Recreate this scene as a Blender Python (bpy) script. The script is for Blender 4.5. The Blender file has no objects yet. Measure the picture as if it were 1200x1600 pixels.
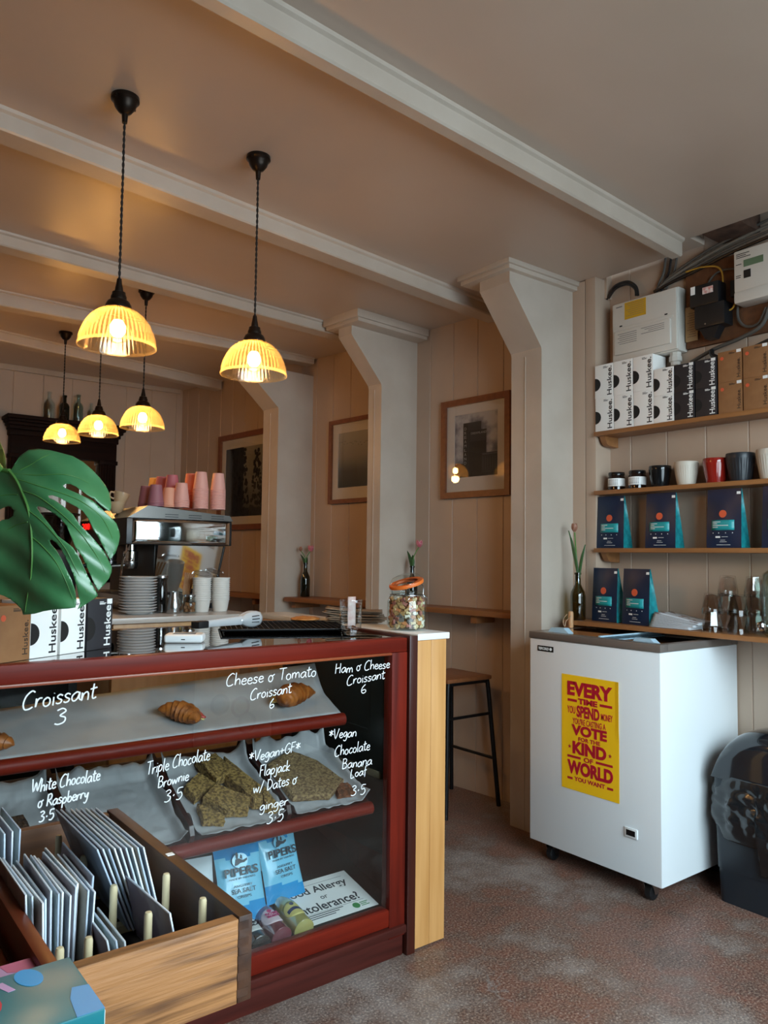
import bpy, bmesh, math, random
from mathutils import Vector, Matrix, noise as mnoise
from mathutils.geometry import delaunay_2d_cdt
random.seed(7)
SC = bpy.context.scene
COL = SC.collection
PI = math.pi
# ------------------------------------------------------------------ camera
FPX, HCAM = 1205.0, 1.35
YAW, PITCH, ROLL = math.radians(37.7), math.radians(3.35), 0.0127
_fw = Vector((math.sin(YAW), math.cos(YAW), 0)); _rt = Vector((math.cos(YAW), -math.sin(YAW), 0))
CF = math.cos(PITCH) * _fw + Vector((0, 0, math.sin(PITCH)))
_up = -math.sin(PITCH) * _fw + Vector((0, 0, math.cos(PITCH)))
CR = math.cos(ROLL) * _rt + math.sin(ROLL) * _up
CU = -math.sin(ROLL) * _rt + math.cos(ROLL) * _up
EYE = Vector((0, 0, HCAM))
cam = bpy.data.cameras.new('camera'); camo = bpy.data.objects.new('camera', cam); COL.objects.link(camo)
cam.sensor_fit = 'VERTICAL'; cam.sensor_height = 32.0; cam.lens = FPX * 32.0 / 1600.0
cam.clip_start = 0.02
M = Matrix((CR, CU, -CF)).transposed().to_4x4(); M.translation = EYE
camo.matrix_world = M
SC.camera = camo
# ------------------------------------------------------------------ world, daylight, exposure
W = bpy.data.worlds.new('overcast'); SC.world = W; W.use_nodes = True
wn = W.node_tree.nodes; wn['Background'].inputs[0].default_value = (0.78, 0.9, 1.0, 1); wn['Background'].inputs[1].default_value = 0.8
def area(name, loc, rot, sx, sy, power, color):
    l = bpy.data.lights.new(name, 'AREA'); l.shape = 'RECTANGLE'; l.size = sx; l.size_y = sy; l.energy = power; l.color = color
    o = bpy.data.objects.new(name, l); o.location = loc; o.rotation_euler = rot; COL.objects.link(o); return o
area('daylight_bright_sky', (0.5, -3.2, 3.9), (PI/2, 0, 0), 11.0, 3.4, 2400, (0.73, 0.88, 1.0))      # open sky over the street
area('daylight_street', (0.5, -3.2, 1.1), (PI/2, 0, 0), 11.0, 2.2, 620, (0.75, 0.88, 1.0))          # duller street below it
SC.view_settings.view_transform = 'Standard'; SC.view_settings.look = 'None'
SC.view_settings.gamma = 1.0; SC.view_settings.use_curve_mapping = False
SC.view_settings.exposure = 0.0
LAMP_BULB = 205.0     # emission of the bulb filament glow
LAMP_W = 2.6         # watts of each pendant

def ray(px, py): return CF + CR * ((px - 600) / FPX) + CU * ((800 - py) / FPX)
def at(px, py, X=None, Y=None, Z=None):
    d = ray(px, py)
    t = X / d.x if X is not None else (Y / d.y if Y is not None else (Z - HCAM) / d.z)
    return EYE + d * t
def dep(px, py, t): return EYE + ray(px, py) * t
def zat(x, y, py):
    """height on the vertical line (x, y) that shows at image row py"""
    lo, hi = -1.0, 4.0
    for _ in range(50):
        z = (lo + hi) / 2; v = Vector((x, y, z)) - EYE
        if 800 - FPX * v.dot(CU) / v.dot(CF) > py: lo = z
        else: hi = z
    return z
# ------------------------------------------------------------------ materials
def lin(h):
    h = h.lstrip('#'); out = []
    for i in (0, 2, 4):
        c = int(h[i:i+2], 16) / 255.0
        out.append(c / 12.92 if c <= 0.04045 else ((c + 0.055) / 1.055) ** 2.4)
    return (*out, 1.0)
def setin(b, **k):
    for n, v in k.items():
        n = n.replace('_', ' ')
        if n in b.inputs: b.inputs[n].default_value = v
def pm(name, col, rough=0.5, metal=0.0, col2=None, scale=8.0, stretch=(1, 1, 1), bump=0.0, bscale=None, detail=4.0, lo=0.35, hi=0.65, **kw):
    """principled material; col2 mixes in through noise"""
    m = bpy.data.materials.new(name); m.use_nodes = True; nt = m.node_tree; b = nt.nodes['Principled BSDF']
    c1 = lin(col) if isinstance(col, str) else col
    setin(b, Base_Color=c1, Roughness=rough, Metallic=metal, **kw)
    if col2 or bump:
        tc = nt.nodes.new('ShaderNodeTexCoord'); mp = nt.nodes.new('ShaderNodeMapping'); mp.inputs['Scale'].default_value = stretch
        nt.links.new(tc.outputs['Object'], mp.inputs['Vector'])
    if col2:
        nz = nt.nodes.new('ShaderNodeTexNoise'); nz.inputs['Scale'].default_value = scale; nz.inputs['Detail'].default_value = detail
        nt.links.new(mp.outputs[0], nz.inputs['Vector'])
        rp = nt.nodes.new('ShaderNodeValToRGB'); rp.color_ramp.elements[0].position = lo; rp.color_ramp.elements[1].position = hi
        rp.color_ramp.elements[0].color = c1; rp.color_ramp.elements[1].color = lin(col2)
        nt.links.new(nz.outputs['Fac'], rp.inputs[0]); nt.links.new(rp.outputs[0], b.inputs['Base Color'])
    if bump:
        n2 = nt.nodes.new('ShaderNodeTexNoise'); n2.inputs['Scale'].default_value = bscale or scale; n2.inputs['Detail'].default_value = detail
        nt.links.new(mp.outputs[0], n2.inputs['Vector'])
        bp = nt.nodes.new('ShaderNodeBump'); bp.inputs['Strength'].default_value = bump; bp.inputs['Distance'].default_value = 0.01
        nt.links.new(n2.outputs['Fac'], bp.inputs['Height']); nt.links.new(bp.outputs[0], b.inputs['Normal'])
    return m
def thin_glass(name, tint=(0.95, 0.98, 0.97, 1), refl=1.0, rough=0.02, ior=1.5):
    m = bpy.data.materials.new(name); m.use_nodes = True; nt = m.node_tree; nt.nodes.clear()
    o = nt.nodes.new('ShaderNodeOutputMaterial'); t = nt.nodes.new('ShaderNodeBsdfTransparent'); g = nt.nodes.new('ShaderNodeBsdfGlossy')
    f = nt.nodes.new('ShaderNodeFresnel'); mx = nt.nodes.new('ShaderNodeMixShader'); ml = nt.nodes.new('ShaderNodeMath'); ml.operation = 'MULTIPLY'
    ml.inputs[1].default_value = refl; ml.use_clamp = True; f.inputs['IOR'].default_value = ior
    t.inputs[0].default_value = tint; g.inputs['Roughness'].default_value = rough
    ge = nt.nodes.new('ShaderNodeNewGeometry'); iv = nt.nodes.new('ShaderNodeMath'); iv.operation = 'SUBTRACT'; iv.inputs[0].default_value = 1.0
    nt.links.new(ge.outputs['Backfacing'], iv.inputs[1]); m2 = nt.nodes.new('ShaderNodeMath'); m2.operation = 'MULTIPLY'
    nt.links.new(f.outputs[0], ml.inputs[0]); nt.links.new(ml.outputs[0], m2.inputs[0]); nt.links.new(iv.outputs[0], m2.inputs[1]); nt.links.new(m2.outputs[0], mx.inputs[0]); nt.links.new(t.outputs[0], mx.inputs[1]); nt.links.new(g.outputs[0], mx.inputs[2])
    nt.links.new(mx.outputs[0], o.inputs[0]); return m
def emis(name, col, s):
    m = bpy.data.materials.new(name); m.use_nodes = True; b = m.node_tree.nodes['Principled BSDF']
    setin(b, Base_Color=(0, 0, 0, 1), Emission_Color=lin(col), Emission_Strength=s); return m
def wood(name, c1, c2, axis='x', rough=0.45, scale=6.0, bump=0.05, **kw):
    st = {'x': (0.6, 9, 9), 'y': (9, 0.6, 9), 'z': (9, 9, 0.6)}[axis]
    return pm(name, c1, rough, col2=c2, scale=scale * 0.6, stretch=st, bump=bump, detail=6, lo=0.3, hi=0.7, **kw)

MT = {}
MT['paint'] = pm('wall_paint', '#b39c89', 0.42, col2='#b9a28f', scale=3, bump=0.03, bscale=14)
MT['paint_white'] = pm('white_gloss_paint', '#beb1a4', 0.38, col2='#b6a89a', scale=5, bump=0.08, bscale=22)
MT['ceil'] = pm('ceiling_paint', '#bca999', 0.34, col2='#c2afa0', scale=1.5, bump=0.02, bscale=5)
MT['oak'] = wood('oak_shelf', '#8a5a33', '#a06d42', 'y', 0.42)
MT['mahog_x'] = wood('mahogany_long', '#782010', '#5a150b', 'x', 0.42, Specular_IOR_Level=0.15)
MT['mahog_z'] = wood('mahogany_upright', '#742012', '#50150d', 'z', 0.42, Specular_IOR_Level=0.15)
MT['mahog_dark'] = wood('dark_mahogany', '#331410', '#210d0b', 'z', 0.35)
MT['mahog_lite'] = wood('worn_mahogany_bead', '#a3552c', '#7e3419', 'x', 0.35)
MT['pine'] = wood('varnished_pine', '#d39d62', '#bd854a', 'z', 0.4, scale=5)
MT['white_top'] = pm('white_laminate', '#e6e7e6', 0.22)
MT['black_gloss'] = pm('black_gloss', '#101214', 0.16)
MT['black_satin'] = pm('black_satin', '#15171a', 0.38)
MT['black_metal'] = pm('black_metal', '#18181a', 0.42, 0.5)
MT['bronze'] = pm('dark_bronze', '#2a211b', 0.38, 0.75)
MT['chrome'] = pm('polished_steel', '#d9dcdd', 0.05, 1.0)
MT['steel'] = pm('brushed_steel', '#b4b7b9', 0.24, 1.0)
MT['white_enamel'] = pm('white_enamel', '#e2e7ea', 0.28)
MT['white_plastic'] = pm('white_plastic', '#dcdfe0', 0.4)
MT['cream_plastic'] = pm('cream_plastic', '#cfc9c0', 0.45)
MT['dark_void'] = pm('dark_void_timber', '#3a2a20', 0.9, col2='#1d1613', scale=6)
MT['brick'] = pm('rough_brown_timber', '#5d4233', 0.9, col2='#3a261d', scale=14, bump=0.4)
MT['card_white'] = pm('white_card', '#f0eeea', 0.6)
MT['card_black'] = pm('black_card', '#26252a', 0.55)
MT['card_brown'] = pm('brown_card', '#93663f', 0.75, col2='#8a5e39', scale=20)
MT['ink'] = pm('black_ink', '#101014', 0.5)
MT['ink_brown'] = pm('dark_brown_ink', '#38271b', 0.6)
MT['ink_white'] = pm('white_ink', '#eeeeec', 0.5)
MT['ink_grey'] = pm('grey_ink', '#6a6a6a', 0.6)
MT['orange'] = pm('orange_sticker', '#d55a38', 0.5)
MT['navy'] = pm('navy_pouch', '#0c2340', 0.38, col2='#0f2137', scale=6, bump=0.1, bscale=9)
MT['teal'] = pm('teal_print', '#1d9296', 0.4)
MT['teal_dark'] = pm('teal_gusset', '#178b90', 0.4, col2='#0f6d76', scale=50)
MT['glass'] = thin_glass('clear_glass')
MT['glass_pane'] = thin_glass('case_glass', (0.93, 0.95, 0.95, 1), 2.2, 0.0)
MT['glass_top'] = thin_glass('case_top_glass', (0.82, 0.85, 0.85, 1), 2.0, 0.0)
MT['glass_bottle'] = thin_glass('pale_green_bottle_glass', (0.80, 0.87, 0.83, 1), 2.0, 0.03)
MT['glass_dark'] = pm('dark_green_bottle_glass', '#0b120d', 0.06, Transmission_Weight=0.0, Coat_Weight=0.5)
MT['glass_olive'] = thin_glass('olive_bottle_glass', (0.30, 0.27, 0.09, 1), 2.0, 0.02)
MT['glass_pic'] = thin_glass('picture_glass', (0.96, 0.96, 0.96, 1), 2.0, 0.0)
MT['frame_wood'] = wood('picture_frame_wood', '#6e3c20', '#80492a', 'z', 0.4)
MT['mount'] = pm('cream_mount_board', '#d8cfc6', 0.7)
MT['cord'] = pm('braided_cord', '#1c1613', 0.8)
MT['porcelain'] = pm('white_porcelain', '#d9dadb', 0.2)
MT['paper_blue'] = pm('greaseproof_paper', '#b9ccd6', 0.55, col2='#a9bfcb', scale=9, Transmission_Weight=0.0)
MT['leafgreen'] = None

# ------------------------------------------------------------------ mesh helpers
class MB:
    def __init__(s): s.bm = bmesh.new(); s.mats = []; s.cur = 0
    def mat(s, m):
        if m not in s.mats: s.mats.append(m)
        s.cur = s.mats.index(m); return s
    def _fin(s, faces):
        for f in faces: f.material_index = s.cur
    def poly(s, pts, faces, mtx=None):
        vs = [s.bm.verts.new((mtx @ Vector(p)) if mtx else Vector(p)) for p in pts]; out = []
        for f in faces:
            try: out.append(s.bm.faces.new([vs[i] for i in f]))
            except ValueError: pass
        s._fin(out); return s
    def box(s, x0, x1, y0, y1, z0, z1, bev=0.0, mtx=None, seg=2):
        b2 = bmesh.new(); bmesh.ops.create_cube(b2, size=1.0)
        for v in b2.verts: v.co = Vector(((x0+x1)/2 + v.co.x*(x1-x0), (y0+y1)/2 + v.co.y*(y1-y0), (z0+z1)/2 + v.co.z*(z1-z0)))
        if bev > 0: bmesh.ops.bevel(b2, geom=b2.edges[:], offset=bev, segments=seg, affect='EDGES', profile=0.6)
        s.addbm(b2, mtx); return s
    def addbm(s, b2, mtx=None):
        b2.verts.ensure_lookup_table(); mp = {}
        for v in b2.verts: mp[v] = s.bm.verts.new((mtx @ v.co) if mtx else v.co)
        out = []
        for f in b2.faces:
            try: out.append(s.bm.faces.new([mp[v] for v in f.verts]))
            except ValueError: pass
        s._fin(out); b2.free()
    def addmesh(s, me, mtx=None):
        vs = [s.bm.verts.new((mtx @ v.co) if mtx else v.co) for v in me.vertices]; out = []
        for p in me.polygons:
            try: out.append(s.bm.faces.new([vs[i] for i in p.vertices]))
            except ValueError: pass
        s._fin(out); return s
    def lathe(s, prof, n=32, mtx=None, rib=None, cap=True):
        """prof: [(r, z)...]; rib: function(k) -> radius factor"""
        rows = []
        for r, z in prof:
            row = []
            for k in range(n):
                a = 2*PI*k/n; q = r * (rib(k, r, z) if rib else 1.0)
                p = Vector((q*math.cos(a), q*math.sin(a), z)); row.append(s.bm.verts.new((mtx @ p) if mtx else p))
            rows.append(row)
        out = []
        for a, b in zip(rows, rows[1:]):
            for k in range(n): out.append(s.bm.faces.new((a[k], a[(k+1) % n], b[(k+1) % n], b[k])))
        if cap:
            if prof[0][0] > 1e-5: out.append(s.bm.faces.new(rows[0][::-1]))
            if prof[-1][0] > 1e-5: out.append(s.bm.faces.new(rows[-1]))
        s._fin(out); return s
    def cyl(s, p0, p1, r0, r1=None, n=16): return s.tube([p0, p1], [r0, r0 if r1 is None else r1], n)
    def tube(s, pts, r, n=10, flat=None, closed=False):
        pts = [Vector(p) for p in pts]; m = len(pts)
        rs = r if isinstance(r, (list, tuple)) else [r]*m
        rows = []; prev = None
        for i, p in enumerate(pts):
            if closed: d = pts[(i+1) % m] - pts[i-1]
            else: d = pts[min(i+1, m-1)] - pts[max(i-1, 0)]
            if d.length < 1e-9: d = Vector((0, 0, 1))
            d.normalize()
            if flat is not None: u = Vector(flat)
            else:
                u = prev if prev is not None else (Vector((0, 0, 1)) if abs(d.z) < 0.9 else Vector((1, 0, 0)))
            u = u - d * u.dot(d)
            if u.length < 1e-6: u = d.orthogonal()
            u.normalize(); prev = u; v = d.cross(u)
            rows.append([s.bm.verts.new(p + rs[i]*((0.35 if flat is not None else 1.0)*math.cos(2*PI*k/n)*u + math.sin(2*PI*k/n)*v)) for k in range(n)])
        out = []
        rng = range(m) if closed else range(m-1)
        for i in rng:
            a, b = rows[i], rows[(i+1) % m]
            for k in range(n): out.append(s.bm.faces.new((a[k], a[(k+1) % n], b[(k+1) % n], b[k])))
        if not closed: out.append(s.bm.faces.new(rows[0][::-1])); out.append(s.bm.faces.new(rows[-1]))
        s._fin(out); return s
    def prism(s, poly, vec, mtx=None):
        """closed planar polygon swept by vec"""
        vec = Vector(vec); a = [s.bm.verts.new((mtx @ Vector(p)) if mtx else Vector(p)) for p in poly]
        b = [s.bm.verts.new((mtx @ (Vector(p)+vec)) if mtx else Vector(p)+vec) for p in poly]; n = len(poly); out = []
        for k in range(n): out.append(s.bm.faces.new((a[k], a[(k+1) % n], b[(k+1) % n], b[k])))
        out.append(s.bm.faces.new(a[::-1])); out.append(s.bm.faces.new(b)); s._fin(out); return s
    def grid(s, fn, nu, nv, thick=None):
        """fn(u, v) -> point; thick offsets a second skin along vertex normals"""
        vs = [[s.bm.verts.new(fn(i/nu, j/nv)) for j in range(nv+1)] for i in range(nu+1)]
        out = [s.bm.faces.new((vs[i][j], vs[i+1][j], vs[i+1][j+1], vs[i][j+1])) for i in range(nu) for j in range(nv)]
        s._fin(out); return s
    def build(s, name, mat=None, parent=None, smooth=35, solid=0.0, sub=0, loc=None):
        bm = s.bm; bmesh.ops.recalc_face_normals(bm, faces=bm.faces[:])
        me = bpy.data.meshes.new(name); bm.to_mesh(me); bm.free()
        ms = s.mats if s.mats else [mat]
        for m in ms: me.materials.append(m)
        if smooth:
            me.polygons.foreach_set('use_smooth', [True]*len(me.polygons)); me.set_sharp_from_angle(angle=math.radians(smooth))
        o = bpy.data.objects.new(name, me); COL.objects.link(o)
        if parent: o.parent = parent
        if loc is not None: o.location = loc
        if solid:
            md = o.modifiers.new('thickness', 'SOLIDIFY'); md.thickness = solid; md.offset = 0
        if sub:
            md = o.modifiers.new('smooth', 'SUBSURF'); md.levels = sub; md.render_levels = sub
        return o
def tag(o, label=None, cat=None, group=None, kind=None):
    if label: o['label'] = label
    if cat: o['category'] = cat
    if group: o['group'] = group
    if kind: o['kind'] = kind
    return o
def thing(name, label, cat, loc=(0, 0, 0), rz=0.0, group=None):
    o = bpy.data.objects.new(name, None); o.empty_display_size = 0.05; COL.objects.link(o)
    o.location = loc; o.rotation_euler = (0, 0, rz); return tag(o, label, cat, group)
def struct(o, label=None): o['kind'] = 'structure'; return o
def kids(o): return [c for c in bpy.data.objects if c.parent == o]
def dup(o, loc=None, rz=None, label=None, group=None, rot=None):
    r = o.copy(); COL.objects.link(r)
    if loc is not None: r.location = loc
    if rz is not None: r.rotation_euler = (0, 0, rz)
    if rot is not None: r.rotation_euler = rot
    if label: r['label'] = label
    if group: r['group'] = group
    for ch in kids(o):
        c = ch.copy(); COL.objects.link(c); c.parent = r
        for g in kids(ch):
            d = g.copy(); COL.objects.link(d); d.parent = c
    return r
_tc = {}
def text_mesh(body, bold=0.0, ext=0.0, spacing=1.0):
    key = (body, bold, ext, spacing)
    if key in _tc: return _tc[key]
    cu = bpy.data.curves.new('t', 'FONT'); cu.body = body; cu.size = 1.0; cu.offset = bold; cu.extrude = ext; cu.space_character = spacing; cu.resolution_u = 4
    ob = bpy.data.objects.new('t', cu); COL.objects.link(ob); bpy.context.view_layer.update()
    dg = bpy.context.evaluated_depsgraph_get(); me = bpy.data.meshes.new_from_object(ob.evaluated_get(dg))
    bpy.data.objects.remove(ob); bpy.data.curves.remove(cu)
    xs = [v.co.x for v in me.vertices]; ys = [v.co.y for v in me.vertices]
    _tc[key] = (me, min(xs), max(xs), min(ys), max(ys)); return _tc[key]
def put_text(mb, body, org, right, up, w, h, bold=0.0, depth=0.0006, spacing=1.0):
    """fit text into a w x h box whose lower left corner is org"""
    me, x0, x1, y0, y1 = text_mesh(body, bold, 0.02, spacing)
    right = Vector(right).normalized(); up = Vector(up).normalized(); nrm = right.cross(up)
    sx = w/(x1-x0); sy = h/(y1-y0)
    m = Matrix.Identity(4)
    for i in range(3): m[i][0] = right[i]*sx; m[i][1] = up[i]*sy; m[i][2] = nrm[i]*depth/0.02
    o = Vector(org) - right*x0*sx - up*y0*sy
    m.translation = o + nrm*depth*0.5
    mb.addmesh(me, m)
def frame_m(org, right, up):
    """matrix: local x=right, y=up, z=out of the face"""
    r = Vector(right).normalized(); u = Vector(up).normalized(); n = r.cross(u)
    m = Matrix((r, u, n)).transposed().to_4x4(); m.translation = Vector(org); return m
def smooth_path(pts, k=6):
    P = [Vector(p) for p in pts]
    if len(P) < 3: return P
    out = []
    for i in range(len(P)-1):
        a, b, c, d = P[max(i-1, 0)], P[i], P[i+1], P[min(i+2, len(P)-1)]
        for j in range(k):
            t = j/k
            out.append(0.5*((2*b) + (-a+c)*t + (2*a-5*b+4*c-d)*t*t + (-a+3*b-3*c+d)*t**3))
    out.append(P[-1]); return out
# ================================================================== the room
SL = 0.09
def wallx(y): return 3.24 - SL*(y - 3.0)
WU = Vector((-SL, 1, 0)).normalized(); WN = Vector((-1, -SL, 0)).normalized()     # along the old wall, out of the old wall
def atwall(px, py, off=0.0):
    p0 = Vector((3.24, 3.0, 0)) + WN*off; d = ray(px, py); t = (p0 - EYE).dot(WN)/d.dot(WN); return EYE + d*t
def zc(y): return 2.80 + max(0.0, y - 4.0)*0.033
CY = 6.87            # back wall
def floor_mat():
    m = bpy.data.materials.new('worn_painted_concrete'); m.use_nodes = True; nt = m.node_tree; b = nt.nodes['Principled BSDF']
    tc = nt.nodes.new('ShaderNodeTexCoord')
    def noise(s, d, r=0.6):
        n = nt.nodes.new('ShaderNodeTexNoise'); n.inputs['Scale'].default_value = s; n.inputs['Detail'].default_value = d; n.inputs['Roughness'].default_value = r
        nt.links.new(tc.outputs['Object'], n.inputs['Vector']); return n
    def ramp(src, stops):
        r = nt.nodes.new('ShaderNodeValToRGB')
        while len(r.color_ramp.elements) < len(stops): r.color_ramp.elements.new(0.5)
        for e, (p, c) in zip(r.color_ramp.elements, stops): e.position = p; e.color = lin(c)
        nt.links.new(src, r.inputs[0]); return r
    def mix(a, c, f, mode='MIX'):
        x = nt.nodes.new('ShaderNodeMixRGB'); x.blend_type = mode; nt.links.new(a, x.inputs[1]); nt.links.new(c, x.inputs[2])
        if isinstance(f, float): x.inputs[0].default_value = f
        else: nt.links.new(f, x.inputs[0])
        return x.outputs[0]
    base = ramp(noise(2.2, 8, 0.65).outputs['Fac'], [(0.36, '#46302a'), (0.45, '#6e3d2e'), (0.50, '#5a4037'), (0.55, '#6f625c'), (0.64, '#938b86')])
    fine = ramp(noise(130, 3, 0.75).outputs['Fac'], [(0.36, '#2c211d'), (0.50, '#7a6156'), (0.60, '#a8917f'), (0.70, '#e6dccf')])
    c = mix(base.outputs[0], fine.outputs[0], 0.46)
    wv = nt.nodes.new('ShaderNodeTexVoronoi'); wv.feature = 'DISTANCE_TO_EDGE'; wv.inputs['Scale'].default_value = 2.1
    dn = noise(5, 5); av = nt.nodes.new('ShaderNodeVectorMath'); av.operation = 'MULTIPLY_ADD'; av.inputs[1].default_value = (0.35, 0.35, 0.35)
    nt.links.new(dn.outputs['Color'], av.inputs[0]); nt.links.new(tc.outputs['Object'], av.inputs[2]); nt.links.new(av.outputs[0], wv.inputs['Vector'])
    cr = ramp(wv.outputs['Distance'], [(0.0, '#bfbfbf'), (0.012, '#000000')])
    sw = ramp(noise(3.0, 3).outputs['Fac'], [(0.52, '#000000'), (0.6, '#ffffff')])
    mm = nt.nodes.new('ShaderNodeMixRGB'); mm.blend_type = 'MULTIPLY'; mm.inputs[0].default_value = 1.0
    nt.links.new(cr.outputs[0], mm.inputs[1]); nt.links.new(sw.outputs[0], mm.inputs[2])
    pale = nt.nodes.new('ShaderNodeRGB'); pale.outputs[0].default_value = lin('#8d8a86')
    c = mix(c, pale.outputs[0], mm.outputs[0]); nt.links.new(c, b.inputs['Base Color'])
    rr = nt.nodes.new('ShaderNodeMapRange'); rr.inputs['To Min'].default_value = 0.3; rr.inputs['To Max'].default_value = 0.55
    nt.links.new(noise(6, 5).outputs['Fac'], rr.inputs['Value']); nt.links.new(rr.outputs[0], b.inputs['Roughness'])
    bp = nt.nodes.new('ShaderNodeBump'); bp.inputs['Strength'].default_value = 0.12; bp.inputs['Distance'].default_value = 0.004
    nt.links.new(noise(130, 3).outputs['Fac'], bp.inputs['Height']); nt.links.new(bp.outputs[0], b.inputs['Normal'])
    return m
struct(MB().box(-2.7, 3.6, -0.72, 7.1, -0.06, 0.0).build('floor', floor_mat(), smooth=0))
struct(MB().box(-6, 8, -6, -0.72, -0.12, -0.02).build('pavement', pm('pavement_slabs', '#7b7a78', 0.8, col2='#6a6967', scale=3), smooth=0))

def boards(mb, p0, p1, z0, z1, w, first=0.0, back=0.05, groove=0.005, half=0.004):
    """one wall of upright tongue and groove boards, as a grooved profile swept upwards; p0->p1 with the room on the left"""
    p0 = Vector((*p0, 0)); p1 = Vector((*p1, 0)); u = (p1-p0).normalized(); L = (p1-p0).length; n = Vector((-u.y, u.x, 0))
    pr = [(0, 0)]; s = first if first > 0.02 else w
    while s < L-0.02:
        pr += [(s-half, 0), (s, -groove), (s+half*0.4, -groove), (s+half*1.2, 0)]; s += w
    pr += [(L, 0), (L, -back), (0, -back)]
    poly = [p0 + u*a + n*b + Vector((0, 0, z0)) for a, b in pr]
    mb.prism(poly, (0, 0, z1-z0))
# old boarded wall behind the pillars (runs away from the camera), room on its left when walking away
w = MB(); boards(w, (wallx(2.55), 2.55), (wallx(CY+0.1), CY+0.1), 0, 3.05, 0.195, first=0.13); struct(w.build('wall_right', MT['paint'], smooth=20))
w = MB(); boards(w, (3.335, -0.7), (3.335, 2.413), 0, 3.1, 0.2, first=0.19)
w.box(3.29, 3.45, 2.40, 2.62, 2.70, 2.98); w.box(3.213, 3.42, 2.413, 2.475, 0, 2.80, 0.003); w.box(3.213, 3.42, 2.478, 2.60, 0, 2.795, 0.003)  # first box added to stop sky light leaking in above the strip
struct(w.build('wall_shelves', MT['paint'], smooth=20))
w = MB(); boards(w, (2.95, CY), (-2.7, CY), 0, 3.1, 0.235, first=0.12); struct(w.build('wall_back', MT['paint'], smooth=20))
w = MB(); boards(w, (-2.6, CY+0.05), (-2.6, -0.72), 0, 3.1, 0.2); struct(w.build('wall_left', MT['paint'], smooth=20))
# street wall: shop window, glazed door opening, panelling (all behind the camera, seen in reflections)
MT['dark_green'] = pm('dark_green_gloss', '#2b3634', 0.3)
w = MB()
w.box(-2.7, 0.45, -0.72, -0.6, 0, 3.0); w.box(0.45, 2.75, -0.72, -0.6, 0, 0.75); w.box(0.45, 2.75, -0.72, -0.6, 2.55, 3.0); w.box(2.75, 3.42, -0.72, -0.6, 0, 3.0)  # left part kept solid to hold daylight off the foreground
for k in range(6): w.box(2.78+.10*k, 2.80+.10*k, -.6, -.592, .1, 2.4)
struct(w.build('wall_front', MT['dark_green'], smooth=0))
fr = MB()
for x in (.45, 1.55, 2.70): fr.box(x, x+0.05, -0.7, -0.62, 0.75, 2.55, 0.004)
for z in (0.75, 2.50): fr.box(0.45, 2.75, -0.7, -0.62, z, z+0.05, 0.004)
wf = struct(fr.build('window_1', MT['dark_green']))
MB().box(0.47, 2.73, -0.663, -0.657, 0.77, 2.53).build('window_glass', MT['glass'], wf, smooth=0)
# open door leaf standing against the right, hinged at the street wall
d = thing('door_1', None, None, (2.94, -0.47, 0)); d['kind'] = 'structure'
l = MB(); l.box(-0.02, 0.02, 0, 0.11, 0.03, 2.05, 0.003); l.box(-0.02, 0.02, 0.77, 0.9, 0.03, 2.05, 0.003)
for z0, z1 in ((0.03, 0.25), (0.92, 1.06), (1.93, 2.05)): l.box(-0.02, 0.02, 0.11, 0.77, z0, z1, 0.003)
l.build('door_frame', MT['dark_green'], d)
l = MB(); l.box(-0.008, 0.008, 0.11, 0.77, 0.25, 0.92)
for a in (0.11, 0.74): l.box(-0.022, 0.022, a, a+0.03, 0.25, 0.92, 0.006)
for a in (0.25, 0.89): l.box(-0.022, 0.022, 0.11, 0.77, a, a+0.03, 0.006)
l.build('door_panel', MT['dark_green'], d)
MB().box(-0.004, 0.004, 0.11, 0.77, 1.06, 1.93).build('door_glass', MT['glass'], d, smooth=0)
MB().box(-0.03, -0.018, 0.02, 0.88, 0.004, 0.045, 0.003).build('draught_strip', pm('cream_strip', '#d8cba6', 0.5), d)
# pale notice board with round stickers standing below the window (seen mirrored in the case glass)
nb = thing('notice_board', 'pale notice board with round stickers, mirrored in the case glass', 'sign', (2.42, -0.56, 0.0))
MB().box(-0.27, 0.29, -0.03, 0.0, 0.10, 0.72, 0.002).build('panel', pm('pale_board', '#e3e6e4', .5), nb)
for x in (-.2, .2): MB().box(x-.015, x+.015, -.03, -.005, 0, .0995).build('leg', MT['dark_green'], nb)
for x, z, c in ((0.05, 0.56, '#a3262c'), (-0.09, 0.50, '#c9c2a6'), (-.10, .36, '#3c6b62'), (0.05, 0.33, '#7d2430'), (0.10, 0.22, '#8d9f8f')):
    s = MB(); s.lathe([(0.0, 0.0005), (0.07, 0.0005), (0.07, 0.002), (0.05, 0.0024), (0.05, 0.0012), (0.0, 0.0012)], 28, Matrix.Translation((x, 0, z)) @ Matrix.Rotation(-PI/2, 4, 'X'), cap=False)
    s.mats = [pm('sticker_'+c[1:], c, 0.5), pm('sticker_middle', '#b9c0bd', .5)]; s.bm.faces.ensure_lookup_table()
    for f in s.bm.faces:
        if all((v.co-Vector((x, v.co.y, z))).length < .051 for v in f.verts): f.material_index = 1
    s.build('sticker', None, nb)

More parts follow.
